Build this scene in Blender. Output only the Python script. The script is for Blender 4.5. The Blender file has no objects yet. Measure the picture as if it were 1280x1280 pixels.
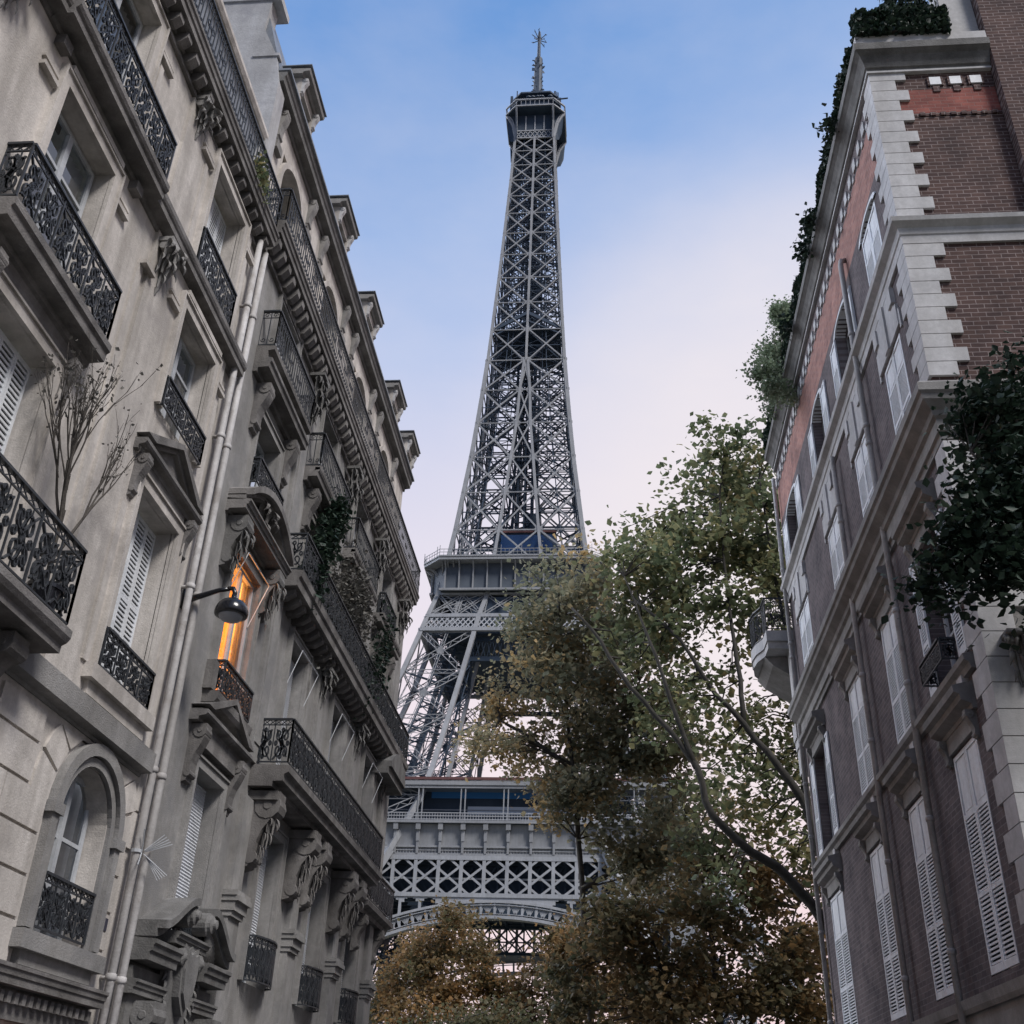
import bpy, math, random
import numpy as np
from mathutils import Vector, Matrix
random.seed(7); rng=np.random.default_rng(11)
S=bpy.context.scene; COL=S.collection; PI=math.pi; R=math.radians
# ---------------------------------------------------------------- camera
cam_d=bpy.data.cameras.new('camera'); cam=bpy.data.objects.new('camera',cam_d); COL.objects.link(cam)
RM=Matrix(((0.99615703,0.01315376,0.08659184),(0.08133211,-0.50578407,-0.85881754),(0.03250009,0.86255983,-0.50491018)))
M4=RM.to_4x4(); M4.translation=(0,0,1.6); cam.matrix_world=M4
cam_d.sensor_width=36; cam_d.lens=38.0138; cam_d.clip_start=.1; cam_d.clip_end=3000
S.camera=cam; S.render.resolution_x=1024; S.render.resolution_y=1024
# ---------------------------------------------------------------- sky, sun, exposure
EXPO=.85; BACK_SKY=.40; GLOW=(.190,.842,.505)
W=bpy.data.worlds.new('World'); S.world=W; W.use_nodes=True
def build_world():
    nt=W.node_tree; N=nt.nodes; L=nt.links; N.clear()
    out=N.new('ShaderNodeOutputWorld'); bg=N.new('ShaderNodeBackground'); L.new(bg.outputs[0],out.inputs[0])
    sky=N.new('ShaderNodeTexSky'); sky.sky_type='NISHITA'; sky.sun_disc=False
    sky.sun_elevation=R(49); sky.sun_rotation=R(132)
    tc=N.new('ShaderNodeTexCoord'); sep=N.new('ShaderNodeSeparateXYZ'); L.new(tc.outputs['Generated'],sep.inputs[0])
    nz=N.new('ShaderNodeTexNoise'); nz.inputs['Scale'].default_value=2.2; nz.inputs['Detail'].default_value=4; L.new(tc.outputs['Generated'],nz.inputs['Vector'])
    # height plus a drift to the right side of the street, where the glow of the set sun is
    a=N.new('ShaderNodeMath'); a.operation='MULTIPLY_ADD'; L.new(sep.outputs['X'],a.inputs[0]); a.inputs[1].default_value=-.15; L.new(sep.outputs['Z'],a.inputs[2])
    b=N.new('ShaderNodeMath'); b.operation='MULTIPLY_ADD'; L.new(nz.outputs['Fac'],b.inputs[0]); b.inputs[1].default_value=-.05; L.new(a.outputs[0],b.inputs[2])
    cr=N.new('ShaderNodeValToRGB'); L.new(b.outputs[0],cr.inputs[0])
    st=[(0,(.92,.66,.66)),(.12,(.97,.76,.78)),(.30,(.95,.82,.87)),(.44,(.86,.80,.89)),(.53,(.70,.71,.88)),(.61,(.53,.62,.87)),(.69,(.37,.515,.83)),(.77,(.205,.385,.75)),(.84,(.14,.32,.70)),(1,(.28,.38,.60))]
    e=cr.color_ramp.elements
    while len(e)<len(st): e.new(.5)
    for x,(p,c) in zip(e,st): x.position=p; x.color=(*c,1)
    # creamy glow low over the roofs to the right of the tower
    nrm=N.new('ShaderNodeVectorMath'); nrm.operation='DOT_PRODUCT'; L.new(tc.outputs['Generated'],nrm.inputs[0]); nrm.inputs[1].default_value=GLOW
    gm=N.new('ShaderNodeMapRange'); gm.interpolation_type='SMOOTHSTEP'; L.new(nrm.outputs['Value'],gm.inputs[0]); gm.inputs[1].default_value=.935; gm.inputs[2].default_value=1.0; gm.inputs[3].default_value=0; gm.inputs[4].default_value=.7
    cn=N.new('ShaderNodeTexNoise'); cn.inputs['Scale'].default_value=5; cn.inputs['Detail'].default_value=6; cn.inputs['Roughness'].default_value=.55; mp=N.new('ShaderNodeMapping'); mp.inputs['Scale'].default_value=(1,1,2.2); L.new(tc.outputs['Generated'],mp.inputs[0]); L.new(mp.outputs[0],cn.inputs['Vector'])
    cm=N.new('ShaderNodeMapRange'); L.new(cn.outputs['Fac'],cm.inputs[0]); cm.inputs[1].default_value=.40; cm.inputs[2].default_value=.72; cm.inputs[3].default_value=0; cm.inputs[4].default_value=.16
    ad=N.new('ShaderNodeMath'); ad.operation='ADD'; ad.use_clamp=True; L.new(gm.outputs[0],ad.inputs[0]); L.new(cm.outputs[0],ad.inputs[1])
    gx=N.new('ShaderNodeMix'); gx.data_type='RGBA'; L.new(ad.outputs[0],gx.inputs[0]); L.new(cr.outputs[0],gx.inputs[6]); gx.inputs[7].default_value=(.97,.885,.89,1)
    # added bright sky patch over the left-hand roofs, unseen, to light the right facade
    n2=N.new('ShaderNodeVectorMath'); n2.operation='DOT_PRODUCT'; L.new(tc.outputs['Generated'],n2.inputs[0]); n2.inputs[1].default_value=(-.807,.202,.555)
    g2=N.new('ShaderNodeMapRange'); g2.interpolation_type='SMOOTHSTEP'; L.new(n2.outputs['Value'],g2.inputs[0]); g2.inputs[1].default_value=.80; g2.inputs[2].default_value=.97; g2.inputs[3].default_value=0; g2.inputs[4].default_value=1
    gy=N.new('ShaderNodeMix'); gy.data_type='RGBA'; L.new(g2.outputs[0],gy.inputs[0]); L.new(gx.outputs[2],gy.inputs[6]); gy.inputs[7].default_value=(5.6,5.8,6.4,1)
    sc=N.new('ShaderNodeMix'); sc.data_type='RGBA'; sc.inputs[0].default_value=.94
    k=N.new('ShaderNodeVectorMath'); k.operation='SCALE'; L.new(sky.outputs[0],k.inputs[0]); k.inputs['Scale'].default_value=.12
    k2=N.new('ShaderNodeVectorMath'); k2.operation='SCALE'; # the sky turned away from the set sun is dimmer
    by=N.new('ShaderNodeMapRange'); L.new(sep.outputs['Y'],by.inputs[0]); by.inputs[1].default_value=-.35; by.inputs[2].default_value=.3; by.inputs[3].default_value=0; by.inputs[4].default_value=1.0; k2.inputs['Scale'].default_value=1
    tn=N.new('ShaderNodeMix'); tn.data_type='RGBA'; tn.blend_type='MIX'; L.new(by.outputs[0],tn.inputs[0]); tn.inputs[6].default_value=(BACK_SKY*.62,BACK_SKY*.85,BACK_SKY*1.15,1); tn.inputs[7].default_value=(1,1,1,1)
    tm=N.new('ShaderNodeMix'); tm.data_type='RGBA'; tm.blend_type='MULTIPLY'; tm.inputs[0].default_value=1; L.new(gy.outputs[2],tm.inputs[6]); L.new(tn.outputs[2],tm.inputs[7])
    L.new(k.outputs[0],sc.inputs[6]); L.new(tm.outputs[2],k2.inputs[0]); L.new(k2.outputs[0],sc.inputs[7])
    L.new(sc.outputs[2],bg.inputs[0]); bg.inputs[1].default_value=2**-EXPO
build_world()
sd=bpy.data.lights.new('sun','SUN'); sun=bpy.data.objects.new('sun',sd); COL.objects.link(sun)
sd.energy=2.05; sd.angle=R(17); sd.color=(1,.96,.925)
SUNDIR=Vector((math.sin(R(132))*math.cos(R(49)),math.cos(R(132))*math.cos(R(49)),math.sin(R(49))))
sun.rotation_euler=SUNDIR.to_track_quat('Z','Y').to_euler()
S.view_settings.view_transform='Standard'; S.view_settings.look='None'; S.view_settings.exposure=EXPO; S.view_settings.gamma=1
S.render.engine='CYCLES'; S.cycles.max_bounces=6; S.cycles.diffuse_bounces=3; S.cycles.transparent_max_bounces=6
# ---------------------------------------------------------------- materials
MT={}
def mat(name,c1,c2=None,rough=.8,scale=3,detail=6,bump=0,bscale=40,streak=0,metal=0,spec=.3,third=None,tscale=1.0):
    m=bpy.data.materials.new(name); m.use_nodes=True; nt=m.node_tree; N=nt.nodes; L=nt.links
    p=N['Principled BSDF']; p.inputs['Roughness'].default_value=rough; p.inputs['Metallic'].default_value=metal
    p.inputs['Specular IOR Level'].default_value=spec
    if c2 is None: p.inputs['Base Color'].default_value=(*c1,1)
    tc=N.new('ShaderNodeTexCoord')
    if c2 is not None:
        n=N.new('ShaderNodeTexNoise'); n.inputs['Scale'].default_value=scale; n.inputs['Detail'].default_value=detail; n.inputs['Roughness'].default_value=.65
        L.new(tc.outputs['Object'],n.inputs['Vector'])
        r=N.new('ShaderNodeValToRGB'); r.color_ramp.elements[0].position=.32; r.color_ramp.elements[1].position=.68
        r.color_ramp.elements[0].color=(*c1,1); r.color_ramp.elements[1].color=(*c2,1); L.new(n.outputs['Fac'],r.inputs[0]); col=r.outputs[0]
        if streak:
            mp=N.new('ShaderNodeMapping'); mp.inputs['Scale'].default_value=(2.6,2.6,.35); L.new(tc.outputs['Object'],mp.inputs[0])
            n2=N.new('ShaderNodeTexNoise'); n2.inputs['Scale'].default_value=1.2; n2.inputs['Detail'].default_value=7; L.new(mp.outputs[0],n2.inputs['Vector'])
            r2=N.new('ShaderNodeValToRGB'); r2.color_ramp.elements[0].position=.35; r2.color_ramp.elements[1].position=.62
            s=1-streak; r2.color_ramp.elements[0].color=(s,s*.99,s*.97,1); r2.color_ramp.elements[1].color=(1,1,1,1); L.new(n2.outputs['Fac'],r2.inputs[0])
            mx=N.new('ShaderNodeMix'); mx.data_type='RGBA'; mx.blend_type='MULTIPLY'; mx.inputs[0].default_value=1
            L.new(col,mx.inputs[6]); L.new(r2.outputs[0],mx.inputs[7]); col=mx.outputs[2]
        if streak:
            n4=N.new('ShaderNodeTexNoise'); n4.inputs['Scale'].default_value=13; n4.inputs['Detail'].default_value=6; n4.inputs['Roughness'].default_value=.7; L.new(tc.outputs['Object'],n4.inputs['Vector'])
            r4=N.new('ShaderNodeMapRange'); L.new(n4.outputs['Fac'],r4.inputs[0]); r4.inputs[1].default_value=.3; r4.inputs[2].default_value=.7; r4.inputs[3].default_value=.86; r4.inputs[4].default_value=1.08
            m4=N.new('ShaderNodeVectorMath'); m4.operation='SCALE'; L.new(col,m4.inputs[0]); L.new(r4.outputs[0],m4.inputs['Scale']); col=m4.outputs[0]
        if third:
            n3=N.new('ShaderNodeTexNoise'); n3.inputs['Scale'].default_value=tscale; n3.inputs['Detail'].default_value=8; n3.inputs['Roughness'].default_value=.7
            L.new(tc.outputs['Object'],n3.inputs['Vector'])
            r3=N.new('ShaderNodeValToRGB'); r3.color_ramp.elements[0].position=.52; r3.color_ramp.elements[1].position=.66; L.new(n3.outputs['Fac'],r3.inputs[0])
            r3.color_ramp.elements[1].color=(.9,.9,.9,1)
            m3=N.new('ShaderNodeMix'); m3.data_type='RGBA'; L.new(r3.outputs[0],m3.inputs[0]); L.new(col,m3.inputs[6]); m3.inputs[7].default_value=(*third,1); col=m3.outputs[2]
        L.new(col,p.inputs['Base Color'])
    if bump:
        nb=N.new('ShaderNodeTexNoise'); nb.inputs['Scale'].default_value=bscale; nb.inputs['Detail'].default_value=5; L.new(tc.outputs['Object'],nb.inputs['Vector'])
        bm=N.new('ShaderNodeBump'); bm.inputs['Strength'].default_value=bump; bm.inputs['Distance'].default_value=.02; L.new(nb.outputs['Fac'],bm.inputs['Height']); L.new(bm.outputs[0],p.inputs['Normal'])
    MT[name]=m; return m
def glassmat():
    m=bpy.data.materials.new('glass'); m.use_nodes=True; N=m.node_tree.nodes; L=m.node_tree.links; N.clear()
    o=N.new('ShaderNodeOutputMaterial'); mx=N.new('ShaderNodeMixShader'); f=N.new('ShaderNodeFresnel'); f.inputs['IOR'].default_value=2.1
    t=N.new('ShaderNodeBsdfTransparent'); t.inputs[0].default_value=(.80,.86,.90,1); g=N.new('ShaderNodeBsdfGlossy'); g.inputs['Roughness'].default_value=.03
    tc=N.new('ShaderNodeTexCoord'); n=N.new('ShaderNodeTexNoise'); n.inputs['Scale'].default_value=2.5; L.new(tc.outputs['Object'],n.inputs['Vector']); bp=N.new('ShaderNodeBump'); bp.inputs['Strength'].default_value=.12; bp.inputs['Distance'].default_value=.02; L.new(n.outputs['Fac'],bp.inputs['Height']); L.new(bp.outputs[0],g.inputs['Normal'])
    L.new(f.outputs[0],mx.inputs[0]); L.new(t.outputs[0],mx.inputs[1]); L.new(g.outputs[0],mx.inputs[2]); L.new(mx.outputs[0],o.inputs[0]); MT['glass']=m
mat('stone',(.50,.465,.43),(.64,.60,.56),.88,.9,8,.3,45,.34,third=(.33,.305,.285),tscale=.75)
mat('stone_soot_shade',(.14,.132,.128),(.27,.257,.248),.9,1.6,8,.5,45,.35,third=(.115,.11,.107),tscale=1.7)  # sooty trim stone; the dark of shaded soffits is put into its colour
mat('stone_grey',(.20,.195,.19),(.35,.34,.33),.88,1.1,8,.45,60,.18,third=(.20,.197,.197),tscale=1.0)
mat('stone_dark',(.12,.118,.115),(.22,.215,.21),.88,2.2,8,.5,40,.25)
mat('cream_stone',(.46,.455,.46),(.56,.555,.56),.8,1.6,7,.2,60,.18,third=(.37,.365,.37),tscale=1.4)
mat('plaster',(.36,.36,.37),(.50,.50,.51),.9,1.0,8,.3,30,.2,third=(.28,.28,.30),tscale=.7)
mat('iron',(.018,.021,.026),(.035,.04,.047),.45,9,4,.2,90,spec=.5)
mat('zinc',(.16,.18,.21),(.26,.28,.31),.5,2,5,.1,20,.2,spec=.5)
mat('white_paint',(.62,.65,.69),(.74,.76,.79),.5,3,5,.08,40,.10)
mat('shutter_paint',(.72,.75,.80),(.82,.85,.88),.55,3,6,.1,40,.16)
mat('old_paint',(.40,.42,.45),(.52,.54,.57),.6,3,5,.1,40,.15)
mat('pipe_paint',(.44,.425,.42),(.54,.525,.52),.65,2,6,.25,30,.35,third=(.27,.25,.235),tscale=2.5)
mat('warm_wall',(.72,.50,.27),(.80,.58,.33),.9,3,4)
mat('blind',(.52,.54,.58),(.62,.64,.68),.6,4,5,.05,30,.12)
glassmat()
mat('curtain',(.5,.5,.52),(.62,.62,.64),.9,6,4)
mat('dark_room',(.02,.022,.026),None,.9)
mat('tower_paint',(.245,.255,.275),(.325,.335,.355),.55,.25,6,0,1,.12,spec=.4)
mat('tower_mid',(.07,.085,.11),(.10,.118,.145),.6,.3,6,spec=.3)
mat('tower_dark',(.028,.046,.075),(.048,.07,.105),.6,.3,6,spec=.3)  # darker copy of the tower paint, with the interior's shade in its colour
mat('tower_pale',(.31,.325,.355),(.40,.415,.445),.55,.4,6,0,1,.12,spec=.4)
mat('tower_glass',(.02,.055,.15),None,.25,spec=.5)
mat('blue_awning',(.05,.20,.48),None,.4)
mat('tower_glazing',(.55,.60,.68),None,.2,spec=.6)
mat('red_awning',(.10,.05,.05),(.15,.07,.068),.8,2,4)
mat('lamp_black',(.012,.013,.017),None,.22,spec=.6)
mat('lamp_glass',(.30,.31,.34),None,.12,spec=.6)
mat('terracotta',(.22,.09,.055),(.30,.13,.08),.85,5,5,.2,50)
mat('bark',(.022,.021,.018),(.055,.05,.043),.9,3.5,7,.5,30)
mat('bark_dark',(.045,.04,.035),(.09,.08,.07),.9,6,6,.4,40)
mat('asphalt',(.04,.04,.042),(.065,.065,.068),.9,4,8,.3,80)
mat('pavement',(.07,.07,.072),(.11,.11,.112),.9,2,8,.3,50)
mat('earth',(.07,.075,.05),(.12,.11,.08),.95,.2,8)
mat('plaque',(.04,.04,.06),None,.4)
def emat(name,c,s):
    m=bpy.data.materials.new(name); m.use_nodes=True; p=m.node_tree.nodes['Principled BSDF']
    p.inputs['Base Color'].default_value=(*c,1); p.inputs['Emission Color'].default_value=(*c,1); p.inputs['Emission Strength'].default_value=s; MT[name]=m
emat('red_light',(1,.05,.08),1.2)
def brick(name,c1,c2,mortar,axis,bw=.23,rh=.0875):
    m=bpy.data.materials.new(name); m.use_nodes=True; nt=m.node_tree; N=nt.nodes; L=nt.links; p=N['Principled BSDF']; p.inputs['Roughness'].default_value=.9; p.inputs['Specular IOR Level'].default_value=.2
    tc=N.new('ShaderNodeTexCoord'); sp=N.new('ShaderNodeSeparateXYZ'); cb=N.new('ShaderNodeCombineXYZ'); L.new(tc.outputs['Object'],sp.inputs[0])
    L.new(sp.outputs[axis],cb.inputs[0]); L.new(sp.outputs[2],cb.inputs[1])
    b=N.new('ShaderNodeTexBrick'); L.new(cb.outputs[0],b.inputs['Vector']); b.inputs['Scale'].default_value=1; b.inputs['Brick Width'].default_value=bw; b.inputs['Row Height'].default_value=rh
    b.inputs['Mortar Size'].default_value=.008; b.inputs['Mortar Smooth'].default_value=.3; b.inputs['Bias'].default_value=-.1
    b.inputs['Color1'].default_value=(*c1,1); b.inputs['Color2'].default_value=(*c2,1); b.inputs['Mortar'].default_value=(*mortar,1)
    wn=N.new('ShaderNodeTexNoise'); wn.inputs['Scale'].default_value=9; L.new(tc.outputs['Object'],wn.inputs['Vector']); wv=N.new('ShaderNodeVectorMath'); wv.operation='MULTIPLY_ADD'; L.new(wn.outputs['Color'],wv.inputs[0]); wv.inputs[1].default_value=(.014,.014,0); L.new(cb.outputs[0],wv.inputs[2]); L.new(wv.outputs[0],b.inputs['Vector'])
    n=N.new('ShaderNodeTexNoise'); n.inputs['Scale'].default_value=1.1; n.inputs['Detail'].default_value=9; n.inputs['Roughness'].default_value=.7; L.new(tc.outputs['Object'],n.inputs['Vector'])
    r=N.new('ShaderNodeValToRGB'); r.color_ramp.elements[0].position=.3; r.color_ramp.elements[0].color=(.5,.5,.53,1); r.color_ramp.elements[1].position=.72; r.color_ramp.elements[1].color=(1.35,1.3,1.28,1); L.new(n.outputs['Fac'],r.inputs[0])
    mx=N.new('ShaderNodeMix'); mx.data_type='RGBA'; mx.blend_type='MULTIPLY'; mx.inputs[0].default_value=1; L.new(b.outputs['Color'],mx.inputs[6]); L.new(r.outputs[0],mx.inputs[7]); L.new(mx.outputs[2],p.inputs['Base Color'])
    bm=N.new('ShaderNodeBump'); bm.inputs['Strength'].default_value=.5; bm.inputs['Distance'].default_value=.01; iv=N.new('ShaderNodeMath'); iv.operation='SUBTRACT'; iv.inputs[0].default_value=1; L.new(b.outputs['Fac'],iv.inputs[1]); L.new(iv.outputs[0],bm.inputs['Height']); L.new(bm.outputs[0],p.inputs['Normal'])
    MT[name]=m
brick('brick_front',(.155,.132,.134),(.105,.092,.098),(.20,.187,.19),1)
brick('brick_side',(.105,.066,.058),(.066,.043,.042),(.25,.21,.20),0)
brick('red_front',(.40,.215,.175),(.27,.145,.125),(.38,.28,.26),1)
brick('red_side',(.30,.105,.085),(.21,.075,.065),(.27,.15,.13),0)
LEAF=1.75
def leafmat(name,stops,transl=.5):
    stops=[(q,tuple(min(.6,x*(LEAF if 'ever' not in name else 1.25)) for x in c)) for q,c in stops]
    m=bpy.data.materials.new(name); m.use_nodes=True; nt=m.node_tree; N=nt.nodes; L=nt.links; p=N['Principled BSDF']; out=N['Material Output']
    at=N.new('ShaderNodeAttribute'); at.attribute_name='tint'; r=N.new('ShaderNodeValToRGB'); L.new(at.outputs['Fac'],r.inputs[0])
    e=r.color_ramp.elements
    while len(e)<len(stops): e.new(.5)
    for x,(q,c) in zip(e,stops): x.position=q; x.color=(*c,1)
    L.new(r.outputs[0],p.inputs['Base Color']); p.inputs['Roughness'].default_value=.55; p.inputs['Specular IOR Level'].default_value=.3
    t=N.new('ShaderNodeBsdfTranslucent'); L.new(r.outputs[0],t.inputs[0]); mx=N.new('ShaderNodeMixShader'); mx.inputs[0].default_value=transl
    L.new(p.outputs[0],mx.inputs[1]); L.new(t.outputs[0],mx.inputs[2]); L.new(mx.outputs[0],out.inputs[0]); MT[name]=m
leafmat('leaf_plane',[(0,(.045,.06,.034)),(.45,(.08,.096,.052)),(.75,(.125,.125,.064)),(1,(.19,.155,.072))])
leafmat('leaf_turning',[(0,(.07,.082,.06)),(.4,(.12,.122,.082)),(.7,(.17,.148,.092)),(1,(.27,.185,.085))])
leafmat('leaf_autumn',[(0,(.04,.055,.03)),(.35,(.08,.066,.034)),(.7,(.125,.08,.036)),(1,(.19,.105,.04))])
leafmat('leaf_brown',[(0,(.04,.048,.028)),(.4,(.075,.062,.034)),(.75,(.12,.08,.038)),(1,(.18,.105,.042))])
leafmat('leaf_evergreen',[(0,(.008,.017,.012)),(.6,(.016,.030,.020)),(1,(.035,.055,.036))],.2)
leafmat('leaf_silver',[(0,(.06,.085,.05)),(.6,(.11,.14,.09)),(1,(.22,.25,.19))],.3)
leafmat('leaf_dry',[(0,(.05,.05,.045)),(1,(.10,.095,.085))],.2)
# ---------------------------------------------------------------- mesh helpers
ROOT={}
def thing(name,label,cat,loc=(0,0,0),group=None):
    o=bpy.data.objects.new(name,None); COL.objects.link(o); o.location=loc; o.empty_display_size=.2
    o['label']=label; o['category']=cat
    if group: o['group']=group
    ROOT[o.name]=Vector(loc); return o
def tag(o,label,cat,group=None,kind=None):
    if label: o['label']=label
    if cat: o['category']=cat
    if group: o['group']=group
    if kind: o['kind']=kind
    return o
class MB:
    def __init__(s,T=None): s.v=[]; s.f=[]; s.T=T
    def add(s,vs,fs):
        b=len(s.v)
        s.v.extend([s.T(*p) for p in vs] if s.T else [tuple(p) for p in vs])
        s.f.extend([tuple(i+b for i in f) for f in fs])
    def quad(s,a,b,c,d): s.add([a,b,c,d],[(0,1,2,3)])
    def box(s,u0,u1,v0,v1,w0,w1):
        s.add([(u0,v0,w0),(u1,v0,w0),(u1,v1,w0),(u0,v1,w0),(u0,v0,w1),(u1,v0,w1),(u1,v1,w1),(u0,v1,w1)],
              [(3,2,1,0),(4,5,6,7),(0,1,5,4),(1,2,6,5),(2,3,7,6),(3,0,4,7)])
    def bar(s,p,q,a,b=None,up=None):
        p=Vector(p); q=Vector(q); d=q-p
        if d.length<1e-6: return
        d.normalize(); b=a if b is None else b
        up=Vector(up) if up is not None else (Vector((0,0,1)) if abs(d.z)<.9 else Vector((0,1,0)))
        x=d.cross(up)
        if x.length<1e-5: up=Vector((1,0,0)); x=d.cross(up)
        x.normalize(); y=x.cross(d); x=x*a/2; y=y*b/2
        s.add([p-x-y,p+x-y,p+x+y,p-x+y,q-x-y,q+x-y,q+x+y,q-x+y],[(3,2,1,0),(4,5,6,7),(0,1,5,4),(1,2,6,5),(2,3,7,6),(3,0,4,7)])
    def tube(s,pts,r,n=6,cap=True):
        pts=[Vector(p) for p in pts]; m=len(pts); rs=r if isinstance(r,(list,tuple)) else [r]*m
        ref=Vector((.31,.17,.93)); vs=[]; fs=[]
        for i,p in enumerate(pts):
            t=(pts[min(i+1,m-1)]-pts[max(i-1,0)])
            if t.length<1e-7: t=Vector((0,0,1))
            t.normalize(); x=t.cross(ref)
            if x.length<.05: x=t.cross(Vector((1,0,0)))
            x.normalize(); y=t.cross(x)
            for k in range(n):
                a=2*PI*k/n; vs.append(p+(x*math.cos(a)+y*math.sin(a))*rs[i])
        for i in range(m-1):
            for k in range(n):
                k2=(k+1)%n; fs.append((i*n+k,i*n+k2,i*n+n+k2,i*n+n+k))
        if cap: fs.append(tuple(range(n))[::-1]); fs.append(tuple((m-1)*n+k for k in range(n)))
        s.add(vs,fs)
    def ext(s,poly,fn,t0,t1):
        n=len(poly); s.add([fn(a,b,t0) for a,b in poly]+[fn(a,b,t1) for a,b in poly],[tuple(range(n))[::-1],tuple(range(n,2*n))]+[(i,(i+1)%n,n+(i+1)%n,n+i) for i in range(n)])
    def lathe(s,c,prof,n=16,axis='z'):
        vs=[];fs=[];m=len(prof)
        for r,h in prof:
            for k in range(n):
                a=2*PI*k/n; x,y=r*math.cos(a),r*math.sin(a)
                vs.append((c[0]+x,c[1]+y,c[2]+h) if axis=='z' else ((c[0]+h,c[1]+x,c[2]+y) if axis=='x' else (c[0]+x,c[1]+h,c[2]+y)))
        for i in range(m-1):
            for k in range(n): fs.append((i*n+k,i*n+(k+1)%n,i*n+n+(k+1)%n,i*n+n+k))
        fs.append(tuple(range(n))[::-1]); fs.append(tuple((m-1)*n+k for k in range(n))); s.add(vs,fs)
    def blob(s,c,r,seed=0,n=8,m=6):
        rr=random.Random(seed); vs=[];fs=[]
        for i in range(m+1):
            th=PI*i/m
            for k in range(n):
                a=2*PI*k/n; q=1+rr.uniform(-.22,.22)
                vs.append((c[0]+r[0]*q*math.sin(th)*math.cos(a),c[1]+r[1]*q*math.cos(th),c[2]+r[2]*q*math.sin(th)*math.sin(a)))
        for i in range(m):
            for k in range(n): fs.append((i*n+k,i*n+(k+1)%n,i*n+n+(k+1)%n,i*n+n+k))
        s.add(vs,fs)
    def build(s,name,m,parent=None,smooth=False,loc=None):
        me=bpy.data.meshes.new(name); o=bpy.data.objects.new(name,me); COL.objects.link(o)
        off=ROOT[parent.name] if parent else Vector(loc or (0,0,0))
        a=np.array(s.v,dtype=np.float32).reshape(-1,3)-np.array(off,dtype=np.float32)
        me.from_pydata(a.tolist(),[],s.f); me.materials.append(MT[m])
        if smooth: me.polygons.foreach_set('use_smooth',[True]*len(me.polygons))
        me.update()
        if parent: o.parent=parent
        else: o.location=off
        ROOT[o.name]=off; return o
def wall_grid(mb,u0,u1,v0,v1,ops,w=0,depth=.25):
    us=sorted({u0,u1,*[min(max(x,u0),u1) for o in ops for x in o[:2]]}); vs=sorted({v0,v1,*[min(max(x,v0),v1) for o in ops for x in o[2:4]]})
    for a,b in zip(us,us[1:]):
        for c,d in zip(vs,vs[1:]):
            mu,mv=(a+b)/2,(c+d)/2
            if any(o[0]<mu<o[1] and o[2]<mv<o[3] for o in ops): continue
            mb.quad((a,c,w),(b,c,w),(b,d,w),(a,d,w))
    for o in ops:
        a,b,c,d=o[:4]; e=w-depth
        mb.quad((a,c,w),(a,d,w),(a,d,e),(a,c,e)); mb.quad((b,c,w),(b,c,e),(b,d,e),(b,d,w))
        mb.quad((a,d,w),(b,d,w),(b,d,e),(a,d,e)); mb.quad((a,c,w),(a,c,e),(b,c,e),(b,c,w))
def arch_fill(mb,u0,u1,vs,vt,w0,w1,n=14):
    uc=(u0+u1)/2; ru=(u1-u0)/2; P=[(uc-ru*math.cos(PI*i/n),vs+(vt-vs)*math.sin(PI*i/n)) for i in range(n+1)]
    for (a,b),(c,d) in zip(P,P[1:]):
        mb.quad((a,b,w1),(c,d,w1),(c,vt+.001,w1),(a,vt+.001,w1)); mb.quad((a,b,w0),(c,d,w0),(c,d,w1),(a,b,w1))
def arch_ring(mb,uc,vs,ru,rv,t,w0,w1,n=16,drop=0):
    I=[(uc-ru*math.cos(PI*i/n),vs+rv*math.sin(PI*i/n)) for i in range(n+1)]; O=[(uc-(ru+t)*math.cos(PI*i/n),vs+(rv+t)*math.sin(PI*i/n)) for i in range(n+1)]
    if drop: I=[(I[0][0],vs-drop)]+I+[(I[-1][0],vs-drop)]; O=[(O[0][0],vs-drop)]+O+[(O[-1][0],vs-drop)]
    for i in range(len(I)-1):
        mb.quad((*I[i],w1),(*I[i+1],w1),(*O[i+1],w1),(*O[i],w1)); mb.quad((*O[i],w0),(*O[i],w1),(*O[i+1],w1),(*O[i+1],w0)); mb.quad((*I[i],w0),(*I[i+1],w0),(*I[i+1],w1),(*I[i],w1))
def mold(mb,prof,u0,u1): mb.ext(prof,lambda a,b,t:(t,b,a),u0,u1)      # prof: (w,v)
def cornice(v0,v1,p,w=-.01):
    h=v1-v0; return [(w,v0),(p*.10,v0),(p*.14,v0+h*.18),(p*.82,v0+h*.2),(p*.83,v0+h*.52),(p*.9,v0+h*.56),(p*.93,v0+h*.78),(p,v0+h*.84),(p,v1),(w,v1+.03)]
def console(mb,uc,width,vt,h,p,w=0):
    pts=[(0,0),(p,0),(p,-.08*h),(p*.98,-.22*h),(p*.8,-.36*h),(p*.56,-.5*h),(p*.42,-.66*h),(p*.40,-.82*h),(p*.26,-.97*h),(0,-h)]
    mb.ext([(w-.01+a if a==0 else w+a,vt+b) for a,b in pts],lambda a,b,t:(t,b,a),uc-width/2,uc+width/2)
    r=min(p*.42,h*.2)
    mb.lathe((uc-width/2-.015,vt-r*1.05,w+p-r*.85),[(r*.3,-.012),(r*.35,0),(r,0.001),(r,width+.029),(r*.35,width+.03),(r*.3,width+.042)],12,'x')
    r2=r*.5; mb.lathe((uc-width/2-.01,vt-h*.85,w+p*.3),[(r2,0),(r2,width+.02)],10,'x')
def spiral(c,r0,r1,a0,turns,n=14):
    return [(c[0]+(r0+(r1-r0)*i/n)*math.cos(a0+turns*2*PI*i/n),c[1]+(r0+(r1-r0)*i/n)*math.sin(a0+turns*2*PI*i/n)) for i in range(n+1)]
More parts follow.
